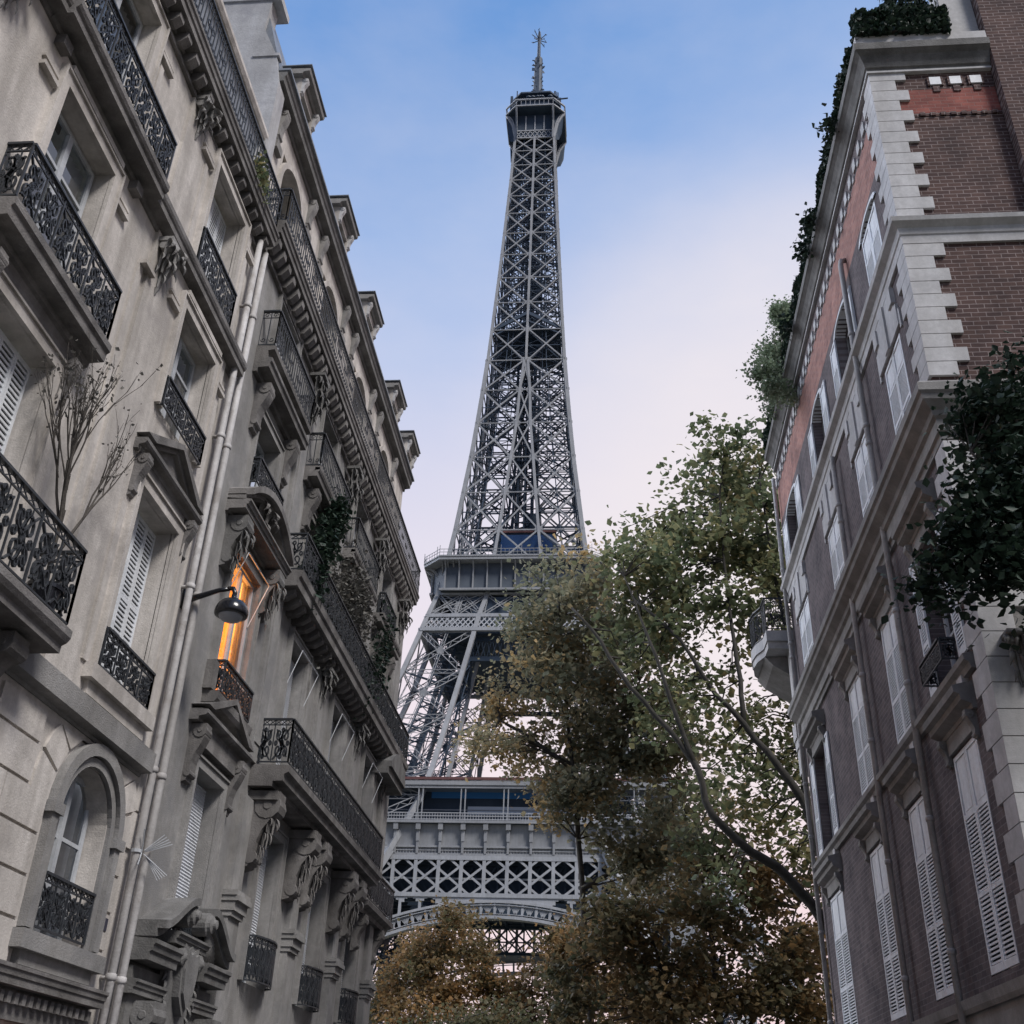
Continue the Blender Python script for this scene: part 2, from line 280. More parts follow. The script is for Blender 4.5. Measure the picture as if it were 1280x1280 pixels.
def scroll_module():
    L=[]
    L.append(spiral((.30,.70),.27,.05,-PI*.5,1.35)); L.append(spiral((.70,.30),.27,.05,PI*.5,1.35))
    L.append(spiral((.74,.76),.20,.04,PI*1.1,1.2)); L.append(spiral((.26,.24),.20,.04,PI*.1,1.2))
    L.append([(.5+.09*math.cos(k*PI/4),.5+.09*math.sin(k*PI/4)) for k in range(9)])
    for x,y in ((.12,.5),(.88,.5),(.5,.88),(.5,.12)): L.append([(x+.07*math.cos(k*PI/3),y+.07*math.sin(k*PI/3)) for k in range(7)])
    L.append([(.1,.1),(.35,.42),(.5,.5),(.65,.58),(.9,.9)]); L.append([(.5,.2),(.42,.38)]); L.append([(.5,.8),(.58,.62)])
    L.append([(.02,.98),(.2,.86),(.5,.62)]); L.append([(.98,.02),(.8,.14),(.5,.38)])
    return L
MOD=scroll_module()
def railing(mb,path,v0,v1,style='scroll',t=.022,mod=.3,bars=.1):
    """path: (u,w) corners; flat wrought iron between a bottom and a top rail"""
    h=v1-v0; z0=v0+.04; z1=v1-.035
    for (ua,wa),(ub,wb) in zip(path,path[1:]):
        ln=math.hypot(ub-ua,wb-wa)
        P=lambda s,v:(ua+(ub-ua)*s/ln,v,wa+(wb-wa)*s/ln)
        mb.bar(P(0,v1-.015),P(ln,v1-.015),.03,.055,(0,0,1) if abs(ub-ua)>abs(wb-wa) else (1,0,0)); mb.bar(P(0,z0),P(ln,z0),.022,.022)
        if style=='scroll':
            n=max(1,round(ln/mod)); m=ln/n; zt=z1-.10*h; mb.bar(P(0,zt),P(ln,zt),.018,.018)
            for i in range(n+1): mb.bar(P(i*m,z0),P(i*m,v1-.02),.024 if i%2==0 else .018)
            for i in range(n):
                for k in range(3):
                    c=(i+(k+.5)/3)*m; mb.bar(P(c-m/7,zt+.01),P(c+m/7,z1),.012); mb.bar(P(c-m/7,z1),P(c+m/7,zt+.01),.012)
                for cv in MOD:
                    f=[(a if i%2==0 else 1-a,b) for a,b in cv]
                    pts=[P((i+.06+a*.88)*m,z0+.02+b*(zt-z0-.04)) for a,b in f]
                    for p,q in zip(pts,pts[1:]): mb.bar(p,q,t*.62,t)
                mb.bar(P((i+.35)*m,z0),P((i+.35)*m,z0+.3*h),.012); mb.bar(P((i+.65)*m,zt-.3*h),P((i+.65)*m,zt),.012)
        else:
            n=max(1,round(ln/bars)); zt=z1-.16*h; zb=z0+.14*h
            mb.bar(P(0,zt),P(ln,zt),.014,.014)
            for i in range(n+1): mb.bar(P(i*ln/n,z0),P(i*ln/n,v1-.02),.016)
            for i in range(n):
                c=(i+.5)*ln/n; r=ln/n*.34
                for cv in (spiral((c,zt+.08*h),r,r*.3,0,1.1,8),spiral((c,zb),r,r*.3,PI,1.1,8)):
                    pts=[P(a,b) for a,b in cv]
                    for p,q in zip(pts,pts[1:]): mb.bar(p,q,.011)
                if i%5==2:
                    for sg in (1,-1):
                        pts=[P(c+sg*a,b) for a,b in spiral((.07,v0+.5*h),.085,.02,PI,1.3,10)]
                        for p,q in zip(pts,pts[1:]): mb.bar(p,q,.014)
# ---------------------------------------------------------------- window kit (facade coordinates u along, v up, w out)
def louvers(mb,u0,u1,v0,v1,w,pitch=.05):
    n=max(2,int((v1-v0)/pitch)); p=(v1-v0)/n
    for i in range(n):
        v=v0+(i+.22)*p; mb.box(u0,u1,v,v+p*.46,w-.008,w+.008)
def window(T,root,u0,u1,v0,v1,w,kind='glass',leaves=2,paint='old_paint',rows=(.62,)):
    f=MB(T); fr=.06; m=w+.05
    for a,b,c,d in ((u0,u0+fr,v0,v1),(u1-fr,u1,v0,v1),(u0+fr,u1-fr,v1-fr,v1),(u0+fr,u1-fr,v0,v0+fr)): f.box(a,b,c,d,w,m)
    uc=(u0+u1)/2; f.box(uc-.045,uc+.045,v0+fr,v1-fr,w+.005,m+.012)
    for r in rows:
        v=v0+(v1-v0)*r; f.box(u0+fr,uc-.045,v-.022,v+.022,w+.004,m-.012); f.box(uc+.045,u1-fr,v-.022,v+.022,w+.004,m-.012)
    o=f.build('window',paint,root)
    g=MB(T); g.quad((u0+.02,v0+.02,w+.02),(u1-.02,v0+.02,w+.02),(u1-.02,v1-.02,w+.02),(u0+.02,v1-.02,w+.02)); g.build('pane','glass',o)
    k=MB(T); k.box(u0,u1,v0,v1,w-.62,w-.6); k.build('room_back','dark_room',o)
    if kind=='curtain':
        c=MB(T); n=8; wd=(u1-u0)*random.choice((.30,.36,.44))
        for a0,b0 in ((u0,u0+wd),(u1-wd,u1)):
            for i in range(n):
                a=a0+(b0-a0)*i/n; b=a0+(b0-a0)*(i+1)/n; c.quad((a,v0,w-.10-.035*(i%2)),(b,v0,w-.10-.035*((i+1)%2)),(b,v1,w-.10-.035*((i+1)%2)),(a,v1,w-.10-.035*(i%2)))
        c.build('curtain','curtain',o)
    return o
def shutter(T,parent,u0,u1,v0,v1,w,leaves=2,paint='shutter_paint',solid_top=0,rails=(.5,),pitch=.05,name='shutter',st=.05):
    """closed or folded-back louvred leaves"""
    n=leaves; lw=(u1-u0)/n
    for i in range(n):
        a=u0+i*lw+.004; b=u0+(i+1)*lw-.004; f=MB(T); w1=w+.035
        f.box(a,a+st,v0,v1,w,w1); f.box(b-st,b,v0,v1,w,w1)
        cuts=sorted([0,1,*rails]); vs=[v0+(v1-v0)*c for c in cuts]
        for j,c in enumerate(cuts):
            v=vs[j]; h=.10 if c==0 else .05
            lo,hi=(v,v+h) if c==0 else ((v-.06,v) if c==1 else (v-.03,v+.03)); f.box(a+st,b-st,lo,hi,w+.001,w1-.001)
        for j in range(len(cuts)-1):
            lo=vs[j]+(.10 if j==0 else .03); hi=vs[j+1]-(.06 if j==len(cuts)-2 else .03)
            if solid_top and j==len(cuts)-2:
                f.box(a+st,b-st,lo,hi,w+.006,w+.018); f.box(a+st+.05,b-st-.05,lo+.05,hi-.05,w+.018,w+.024)
            else: louvers(f,a+st,b-st,lo,hi,w+.018,pitch)
        o=f.build(name,paint,parent); k=MB(T); k.quad((a+.01,v0+.01,w-.004),(b-.01,v0+.01,w-.004),(b-.01,v1-.01,w-.004),(a+.01,v1-.01,w-.004)); k.build('louvre_shade','dark_room',o)  # near-black backing sheet stands for the shade between the slats
    return o
def blind(T,parent,u0,u1,v0,v1,w):
    f=MB(T); n=int((v1-v0)/.045); p=(v1-v0)/n
    for i in range(n):
        v=v0+i*p; f.add([(u0,v,w),(u1,v,w),(u1,v+p*.5,w+.012),(u0,v+p*.5,w+.012),(u1,v+p,w),(u0,v+p,w)],[(0,1,2,3),(3,2,4,5)])
    f.box(u0,u1,v0-.05,v0,w-.01,w+.025)
    return f.build('roller_blind','blind',parent)
def pediment(mb,uc,hw,v0,rise,p,t=.1):
    """triangular pediment: cornice, raking mouldings, sunk tympanum"""
    mold(mb,[(-.01,v0),(p*.5,v0),(p*.55,v0+.05),(p*.9,v0+.07),(p,v0+.1),(p,v0+.15),(-.01,v0+.16)],uc-hw,uc+hw)
    b=v0+.16; fn=lambda a,c,t_:(a,c,t_)
    mb.ext([(uc-hw+.12,b),(uc+hw-.12,b),(uc,b+rise-.08)],fn,-.01,p*.3)
    for s in (-1,1):
        for t0,pp,o in ((.075,p*.62,0),(.06,p,.07)):
            mb.ext([(uc+s*(hw-o*0),b+o),(uc+s*(hw-.26),b+o),(uc,b+rise-.13+o),(uc,b+rise-.13+t0+.03+o)],fn,-.008,pp)
LEFT=lambda u,v,w:(-6+w,u,v)
RIGHT=lambda u,v,w:(5-w,u,v)
SIDE=lambda u,v,w:(u,13.7-w,v)

def tongue(mb,u,v,w,du,dv,r,curl=1.0,n=8):
    """one curled stone leaf with a ridge: rises off the wall, arches over and rolls under to a point"""
    vs=[];fs=[]
    for i in range(n+1):
        t=i/n; a=t*PI*1.3*curl; pu=u+du*t; pv=v+dv*(math.sin(a)/math.sin(PI*.62) if a<PI*.62 else 1-(a-PI*.62)*.34); pw=w+r*.6+r*3.2*(1-math.cos(a))*.5
        h=r*1.5*max(.12,math.sin(PI*(.18+.80*t))); vs+=[(pu-h,pv,pw),(pu,pv-h*.25,pw+h*.55),(pu+h,pv,pw),(pu,pv-h*.1,pw-h*.45)]
    for i in range(n):
        for k in range(4): fs.append((i*4+k,i*4+(k+1)%4,i*4+4+(k+1)%4,i*4+4+k))
    fs+=[(0,1,2,3),(n*4,n*4+1,n*4+2,n*4+3)]; mb.add(vs,fs)
def carving(mb,u,v0,v1,w,wd,seed,rows=3):
    rr=random.Random(seed); h=(v1-v0)/rows
    for k in range(rows):
        v=v1-(k+1)*h; q=1-.22*k; m=5-k if k<3 else 2
        for j in range(m):
            s=(j-(m-1)/2)/max(1,(m-1)/2) if m>1 else 0
            tongue(mb,u+s*wd*.5*q,v,w+.05*(rows-1-k),s*wd*.28,h*rr.uniform(.85,1.15),wd*.11*q*rr.uniform(.8,1.1),rr.uniform(.9,1.1))
        tongue(mb,u,v-h*.1,w+.07*(rows-1-k)+.02,0,h*1.05,wd*.13*q)
    mb.tube([(u,v0-.05,w+.03),(u,v0-.16,w+.02)],[wd*.12,wd*.03],6)
def acanthus(mb,u,v0,v1,w,d,seed):
    carving(mb,u,v0,v1-.02,w,.36,seed); mb.box(u-.24,u+.24,v1,v1+.07,w-.01,w+d+.1)
    for s in (-1,1): mb.lathe((u+s*.17-.045,v1-.06,w+d*.9),[(.02,-.012),(.07,-.01),(.075,.0),(.075,.09),(.03,.1)],10,'x')
# ================================================================ SETTING: ground, road, pavements
def sheet(name,x0,x1,y0,y1,z,m):
    b=MB(); b.quad((x0,y0,z),(x1,y0,z),(x1,y1,z),(x0,y1,z)); o=b.build(name,m); o['kind']='structure'; return o
sheet('ground',-900,900,-300,1500,-.02,'earth'); sheet('road',-3.2,2.6,-60,60,0,'asphalt')
for n,x0,x1 in (('pavement',-6.0,-3.2),('pavement',2.6,5.0)):
    b=MB(); b.box(x0,x1,-60,60,-.01,.13); o=b.build(n,'pavement'); o['kind']='structure'
# ================================================================ LEFT NEAR BUILDING
def surround(mb,u0,u1,v0,v1,w=0,t=.14,d=.055,sill=True):
    mb.box(u0-t,u0,v0,v1+t,w-.005,w+d); mb.box(u1,u1+t,v0,v1+t,w-.005,w+d); mb.box(u0,u1,v1,v1+t,w-.005,w+d-.002)
    mb.box(u0-t-.03,u0-t,v0,v1+t+.03,w-.005,w+d+.03); mb.box(u1+t,u1+t+.03,v0,v1+t+.03,w-.005,w+d+.03); mb.box(u0-t,u1+t,v1+t,v1+t+.03,w-.005,w+d+.028)
def modillions(mb,u0,u1,v0,v1,p,step=.33,wd=.15):
    n=int((u1-u0)/step)
    for i in range(n+1):
        u=u0+.1+i*step
        if u+wd<u1: mb.ext([(-.01,v0),(p*.55,v0),(p,v0+(v1-v0)*.5),(p,v1),(-.01,v1)],lambda a,b,t:(t,b,a),u,u+wd)
BA=thing('stone_apartment_building','pale stone building nearest on the left, with twin white drainpipes at its far end','building',(-6,6,0),'stone buildings lining the street')
T=LEFT; CA=(4.5,8.27,12.0); HW=.65
ops=[]
for c in CA: ops+=[(c-.62,c+.62,3.35,5.22),(c-HW,c+HW,6.2,8.75),(c-HW,c+HW,9.6 if c<11 else 9.95,11.72),(c-HW,c+HW,12.45,14.62)]
b=MB(T); wall_grid(b,-1.0,13.66,0,15.1,ops,0,.30)
for c in CA: arch_fill(b,c-.62,c+.62,4.6,5.22,0,-.30)
# raised pier around the far bay
po=[o for o in ops if abs((o[0]+o[1])/2-12)<.1 and o[2]>5.5]
for v0,v1 in ((5.82,12.1),(12.4,14.84)):
    wall_grid(b,10.22,13.12,v0,v1,[(o[0],o[1],max(o[2],v0),min(o[3],v1)) for o in po if o[2]<v1 and o[3]>v0],.05,.06)
    for u in (10.22,13.12): b.quad((u,v0,0),(u,v1,0),(u,v1,.05),(u,v0,.05))
# flanking return strips of the pier
b.box(9.98,10.12,5.9,11.3,-.01,.03); b.box(10.0,10.3,11.3,11.36,-.01,.12)
# rusticated base: courses and voussoirs
edges=[-1.0]+[x for c in CA for x in (c-.98,c+.98)]+[13.18]
rows=[3.0+.42*i for i in range(6)]
for k in range(0,len(edges),2):
    for i,v in enumerate(rows):
        t=min(v+.385,5.42); lo,hi=edges[k],edges[k+1]
        if v>4.5: lo+=.42 if k else 0; hi-=.42 if k<len(edges)-2 else 0
        n=max(1,round((hi-lo)/1.0)); d=(hi-lo)/n
        for j in range(n):
            if t>v+.05: b.box(lo+j*d+(.012 if j else 0),lo+(j+1)*d-(.012 if j<n-1 else 0),v,t,-.005,.035)
for c in CA:
    n=9
    for i in range(n):
        a0=PI*(i+.06)/n; a1=PI*(i+.94)/n
        def pt(a,r): return (c-r*math.cos(a),4.6+min(r*math.sin(a),.82))
        ro=1.36
        b.ext([pt(a0,.97),pt(a0,ro),pt((a0+a1)/2,ro),pt(a1,ro),pt(a1,.97)],lambda x,y,t:(x,y,t),-.004,.034)
b.build('wall','stone',BA)
for c in CA:
    b=MB(T); arch_ring(b,c,4.6,.64,.64,.10,-.01,.05,18,1.25); arch_ring(b,c,4.6,.76,.76,.14,-.01,.10,18,1.25); b.box(c-1.02,c+1.02,3.14,3.32,-.01,.16); b.box(c-.85,c+.85,3.0,3.14,-.01,.09)
    for s in (-1,1): b.box(c+s*.83-.12,c+s*.83+.12,4.5,4.62,.02,.13)
    b.build('arch_surround','stone_grey',BA)
for c in CA:
    o=window(T,BA,c-.60,c+.60,3.36,5.18,-.28,'curtain',rows=(.6,))
    r=MB(T); railing(r,[(c-.62,.03),(c+.62,.03)],3.36,3.95,'scroll',mod=.31); r.build('window_railing','iron',BA)
# belt course over the base
b=MB(T); mold(b,[(-.01,5.50),(.02,5.50),(.03,5.54),(.17,5.55),(.18,5.80),(-.01,5.83)],-1.0,13.2); b.build('belt_course','stone_grey',BA)
# shopfront cornice low on the wall
b=MB(T); mold(b,cornice(2.74,2.96,.24),-1,13.1); b.box(-1,13.1,2.5,2.74,-.01,.06)
for i in range(90): b.box(-.9+i*.155,-.82+i*.155,2.64,2.74,.06,.13)
b.build('shop_cornice','stone_soot_shade',BA)
b=MB(T)
for i in range(10):
    u=-.6+i*1.38; b.box(u,u+1.2,.3,2.42,.0,.06); b.box(u+.12,u+.55,.5,2.25,.06,.10); b.box(u+.65,u+1.08,.5,2.25,.06,.10)
b.build('shopfront','terracotta',BA)
# first floor of big windows
for c in CA:
    far=c>11
    b=MB(T); wz=.05 if far else 0
    surround(b,c-HW,c+HW,6.2,8.75,wz)
    if far: b.box(c-.95,c+.95,6.02,6.2,wz-.01,.18); b.box(c-.85,c+.85,5.86,6.02,wz-.01,.11)
    for s in (-1,1): b.box(c+s*.98-.07,c+s*.98+.07,6.2,8.3,wz-.005,wz+.03)
    b.build('window_surround','stone',BA)
    p=MB(T)
    if far: pediment(p,c,1.06,9.06,.55,.22); p.box(c-.72,c+.72,8.93,9.06,.04,.10)
    else:
        mold(p,[(-.01,9.0),(.05,9.0),(.07,9.10),(.11,9.12),(.12,9.18),(.29,9.19),(.295,9.3),(.33,9.33),(.33,9.42),(-.01,9.44)],c-1.17,c+1.13)
        p.box(c-.8,c+.8,8.93,9.0,-.01,.07)
    o=p.build('pediment' if far else 'balcony_slab','stone_soot_shade',BA)
    for s in (-1,1): k=MB(T); console(k,c+s*.86,.15,9.05 if far else 8.99,.62,.17,wz); k.build('bracket','stone_soot_shade',o)
    shutter(T,BA,c-HW+.03,c+HW-.03,6.24,8.70,-.24,4,'white_paint',rails=(.52,),pitch=.062,st=.035)
    r=MB(T)
    if far: railing(r,[(c-.74,.06),(c-.74,.13),(c+.74,.13),(c+.74,.06)],6.2,6.72,'scroll',mod=.37)
    else:
        railing(r,[(c-1.42,0),(c-1.42,.52),(c+1.38,.52),(c+1.38,0)],5.98,6.86,'scroll',mod=.47,t=.03)
    r.build('balcony_railing','iron',BA)
    if not far:
        s_=MB(T); mold(s_,[(-.01,5.72),(.50,5.72),(.50,5.80),(.55,5.83),(.58,5.88),(.58,5.96),(-.01,5.975)],c-1.47,c+1.43)
        o=s_.build('balcony_slab','stone_soot_shade',BA); 
        for s in (-1,1):
            k=MB(T); console(k,c+s*.95,.30,5.69,.55,.36); k.box(c+s*.95-.2,c+s*.95+.2,5.08,5.14,.03,.2); k.build('bracket','stone_soot_shade',o)
            k=MB(T); console(k,c+s*.45,.14,5.45,.42,.2); k.build('bracket','stone_soot_shade',o)
# second floor
for c in CA:
    far=c>11; wz=.05 if far else 0; v0=9.95 if far else 9.6
    b=MB(T); surround(b,c-HW,c+HW,v0,11.72,wz); b.box(c-.72,c+.72,11.90,11.98,wz-.01,wz+.09)
    for s in (-1,1): b.box(c+s*1.0-.16,c+s*1.0+.16,11.45,11.51,wz-.005,wz+.07); b.box(c+s*1.0-.16,c+s*1.0+.16,11.58,11.62,wz-.005,wz+.05)
    b.build('window_surround','stone',BA)
    window(T,BA,c-HW+.02,c+HW-.02,v0+.02,11.70,-.25,'curtain',rows=(.35,.7))
    r=MB(T)
    if far: railing(r,[(c-.74,.06),(c-.74,.14),(c+.74,.14),(c+.74,.06)],9.92,10.42,'scroll',mod=.37)
    else: railing(r,[(c-1.13,0),(c-1.13,.27),(c+1.09,.27),(c+1.09,0)],9.44,10.22,'scroll',mod=.37,t=.026)
    r.build('balcony_railing','iron',BA)
# string slab below the third floor
b=MB(T); pr=lambda p:[(-.01,12.06),(.03,12.06),(.04,12.12),(p*.84,12.13),(p*.85,12.22),(p*.93,12.24),(p,12.28),(p,12.36),(-.01,12.39)]
mold(b,pr(.24),-1,7.0)
mold(b,[(w*1.45 if w>0 else w,v) for w,v in pr(.225)],7.0,9.72); mold(b,pr(.245),9.72,13.5)
for u in (7.3,9.4): b.box(u-.09,u+.09,11.92,12.06,0,.12)
b.build('string_course','stone_soot_shade',BA)
for q in ((10.5,11.35,11.95,.03,.12,5),(6.3,11.35,11.95,.0,.12,9),(10.5,14.35,14.8,.03,.1,15)): b=MB(T); acanthus(b,*q); b.build('carved_bracket','stone_grey',BA)
for c in CA:
    far=c>11; wz=.05 if far else 0
    b=MB(T); surround(b,c-HW,c+HW,12.45,14.62,wz)
    for s in (-1,1): b.box(c+s*1.05-.2,c+s*1.05+.2,14.28,14.34,wz-.005,wz+.07); b.box(c+s*1.05-.2,c+s*1.05+.2,14.40,14.44,wz-.005,wz+.05); b.box(c+s*1.0-.05,c+s*1.0+.05,12.45,14.2,wz-.005,wz+.025)
    b.build('window_surround','stone',BA)
    if far: shutter(T,BA,c-HW+.03,c+HW-.03,12.48,14.58,-.24,4,'white_paint',rails=(.5,),pitch=.062,st=.035)
    else: window(T,BA,c-HW+.02,c+HW-.02,12.47,14.60,-.25,'curtain',rows=(.35,.7))
    r=MB(T)
    if far: railing(r,[(c-.74,.06),(c-.74,.15),(c+.74,.15),(c+.74,.06)],12.40,13.18,'scroll',mod=.37)
    else: railing(r,[(c-1.2,0),(c-1.2,.27),(c+1.4,.27),(c+1.4,0)],12.38,13.12,'scroll',mod=.4,t=.026)
    r.build('balcony_railing','iron',BA)
b=MB(T); mold(b,cornice(14.98,15.32,.32),-1,13.6); b.box(-1,13.6,14.78,14.84,-.01,.06); modillions(b,-1,13.55,14.84,15.02,.22)
b.build('cornice','stone_soot_shade',BA)
r=MB(T); railing(r,[(-1,.27),(13.5,.27),(13.5,-.45)],15.34,16.15,'bars',bars=.105); r.build('roof_railing','iron',BA)
b=MB(T); wall_grid(b,-1,13.66,15.1,17.8,[(c-.55,c+.55,15.5,17.3) for c in CA],-.55,.2); b.quad((-1,15.33,-.55),(13.66,15.33,-.55),(13.66,15.33,.1),(-1,15.33,.1)); b.build('attic_wall','stone',BA)
for c in CA: window(T,BA,c-.53,c+.53,15.52,17.28,-.73)
b=MB(T); mold(b,[(-.56,17.68),(-.50,17.68),(-.46,17.78),(-.33,17.84),(-.29,17.92),(-.29,18.0),(-.56,18.03)],-1,13.66); b.build('attic_cornice','stone',BA)
b=MB(T); b.ext([(-.42,18.02),(-10,18.9),(-10,15),(-.7,15)],lambda a,c,t:(t,c,a),-1,13.64); b.build('roof','zinc',BA)
for u in (13.30,13.60):
    p=MB(T); p.tube([(u,0,.13),(u+.004,5,.132),(u-.004,10,.128),(u,14.9,.13)],.052,10)
    for v in (1.2,3.14,5.62,8.26,10.83,13.44): p.lathe((u,v,.13),[(.052,-.03),(.064,-.025),(.068,.0),(.064,.04),(.052,.05)],10,'y'); p.box(u-.02,u+.02,v-.02,v+.02,-.01,.13)
    p.build('drainpipe','pipe_paint',BA,True)
p=MB(T)                                                              # white tines fanned out from the pipe
for k in range(5): p.bar((13.36+.015*k,4.62,.2),(13.62+.075*k,4.88-.012*k,.32),.011,.004)
for k in range(5): p.bar((13.36+.012*k,4.58,.2),(13.66-.02*k+.02,4.30-.02*k+.09,.42-.02*k),.011,.004)
p.bar((13.30,4.58,.2),(13.14,4.40,.25),.012); p.bar((13.3,4.6,.2),(13.2,4.85,.22),.012); p.lathe((13.3,4.58,.13),[(.07,0),(.07,.04)],10,'y')
p.build('pipe_spikes','old_paint',BA)
p=MB(T); p.box(12.98,13.10,3.62,3.76,.0,.045); o=p.build('number_plaque','plaque',BA)
# ================================================================ LEFT FAR BUILDING
BB=thing('stone_apartment_building','darker stone building with a row of roof dormers and one window lit orange','building',(-6,21,0),'stone buildings lining the street')
T=LEFT; CB=(15.6,19.1,22.55,26.0); E0,E1=13.68,29.0
ops=[]
for i,c in enumerate(CB):
    ops+=[(c-.6,c+.6,3.75,6.2),(c-(.66 if i==0 else .58),c+(.66 if i==0 else .58),7.35 if i==0 else 7.0,9.75),(c-.6,c+.6,10.75,12.45),(c-.6,c+.6,13.3,15.05)]

b=MB(T); wall_grid(b,E0,E1,0,15.6,ops,0,.34); b.quad((E1,0,0),(E1,15.6,0),(E1,15.6,-9),(E1,0,-9))
b.build('wall','stone_grey',BB)
for u in (17.35,20.85,24.3,27.9):
    b=MB(T); b.box(u-.26,u+.26,7.0,14.6,-.01,.07); b.box(u-.18,u+.18,7.3,14.2,.07,.09)
    b.box(u-.28,u+.28,0,4.5,-.01,.13)
    for k,(z0,z1,p) in enumerate(((4.5,4.58,.18),(4.58,4.72,.22),(4.72,4.80,.28),(4.80,4.88,.24))): b.box(u-.3-.02*k,u+.3+.02*k,z0,z1,-.01,p)
    b.box(u-.24,u+.24,4.88,6.4,-.01,.10)
    b.build('pilaster','stone_grey',BB)
for i,c in enumerate(CB):
    b=MB(T)
    surround(b,c-.6,c+.6,3.75,6.2,0,.13,.06); surround(b,ops[i*4+1][0],ops[i*4+1][1],ops[i*4+1][2],9.75,0,.14,.07); surround(b,c-.6,c+.6,10.75,12.45,0,.12,.05); surround(b,c-.6,c+.6,13.3,15.05,0,.12,.05)
    b.build('window_surround','stone_grey',BB)
    # shop-level windows with roller blinds and bowed baskets
    o=window(T,BB,c-.58,c+.58,3.77,6.18,-.32); blind(T,o,c-.5,c+.5,4.1,6.15,-.2)
    r=MB(T)
    pth=[(c-.66,.02),(c-.62,.16)]+[(c-.62+1.24*k/6,.16+.12*math.sin(PI*k/6)) for k in range(1,6)]+[(c+.62,.16),(c+.66,.02)]
    if i==0: pth=[(c-.64,.02),(c-.64,.14),(c+.64,.14),(c+.64,.02)]
    railing(r,pth,3.72,4.45 if i else 4.3,'scroll',mod=.22); r.build('window_railing','iron',BB)
# ornate portal under the first bay: broken cornice, scrolls and carving
b=MB(T); u=15.35
for u0,u1,p_ in ((u-1.55,u-.55,.40),(u+.5,u+1.5,.40)):
    mold(b,cornice(3.36,3.66,p_),u0,u1); mold(b,cornice(3.0,3.2,.26),u0-.02,u1+.02); b.box(u0+.05,u1-.05,2.2,3.36,-.01,.14)
for s in (-1,1):                                                    # swan-neck pediment
    cv=[(u+s*(1.5-1.12*t/9),3.70+.46*(t/9)**2*(3-2*t/9)) for t in range(10)]
    for dz,pp,th in ((0,.34,.16),(.10,.44,.10)):
        for (a,z),(a2,z2) in [((u+(a_-u)*(1-.3*dz),b_),(u+(c_-u)*(1-.3*dz),d_)) for (a_,b_),(c_,d_) in zip(cv,cv[1:])]: b.ext([(a,z+dz),(a2,z2+dz),(a2,z2+dz+th),(a,z+dz+th)],lambda x,y,t:(x,y,t),-.01,pp)
    b.lathe((u+s*.36,4.14,0),[(.16,-.01),(.16,.34),(.13,.36),(.12,.40),(.07,.42),(.06,.46),(.02,.47)],16)
b.box(u-.5,u+.45,2.2,3.75,-.01,.2); mold(b,cornice(3.72,3.9,.34),u-.62,u+.6)
b.build('portal','stone_dark',BB)
for s in (-1,1):
    b=MB(T); console(b,u+s*1.1,.40,2.98,.9,.36,.06); b.build('bracket','stone_dark',BB)
b=MB(T); sh=[(-.26,.5),(-.30,.2),(-.22,-.16),(0,-.38),(.22,-.16),(.30,.2),(.26,.5),(.1,.44),(0,.5),(-.1,.44)]
b.ext([(u+a,3.3+c) for a,c in sh],lambda x,y,t:(x,y,t),.15,.30); b.ext([(u+a*.8,3.32+c*.8) for a,c in sh],lambda x,y,t:(x,y,t),.30,.34)
for s in (-1,1):
    b.lathe((u+s*.34,3.62,.12),[(.11,0),(.11,.2),(.07,.22),(.03,.25)],12)
    for q in range(5): tongue(b,u+s*(.34+.05*q),2.75+.12*q,.1,s*.14,.2,.035)
b.build('carved_ornament','stone_dark',BB)
b=MB(T)
for k in range(22):
    a=k/22*2*PI; b.tube([(16.25+.12*math.cos(a),4.18+.10*math.sin(a),.26),(16.25+.24*math.cos(a)+.04,4.1+.16*math.sin(a)-.05,.22),(16.3+.30*math.cos(a)+.06,3.95+.12*math.sin(a)-.16,.17)],[.05,.045,.02],6)
b.blob((16.22,4.2,.27),(.15,.15,.1),91,10,8); b.build('carved_mask','stone_grey',BB,True)
b=MB(T); mold(b,cornice(2.2,2.5,.3),17.0,E1)
for k in range(20): carving(b,17.4+k*.58,2.56,2.95,.04,.4,k,2)
b.build('ground_cornice','stone_dark',BB)
# pediment over the first low window
b=MB(T); c=CB[0]; pediment(b,c-.05,1.12,6.72,.52,.27); b.box(c-.85,c+.8,6.45,6.72,-.01,.14)
o=b.build('pediment','stone_soot_shade',BB); 
for s in (-1,1): k=MB(T); console(k,c-.05+s*.88,.22,6.70,.85,.24); k.build('bracket','stone_soot_shade',o)
b=MB(T); mold(b,[(-.01,7.10),(.2,7.10),(.24,7.16),(.26,7.26),(-.01,7.3)],c-.85,c+.85); b.box(c-.9,c-.72,7.3,7.75,-.01,.14); b.box(c+.72,c+.9,7.3,7.6,-.01,.12); b.build('window_sill','stone_soot_shade',BB)
r=MB(T); railing(r,[(c-.70,.05),(c-.70,.22),(c+.70,.22),(c+.70,.05)],7.28,7.82,'scroll',mod=.28); r.build('window_railing','iron',BB)
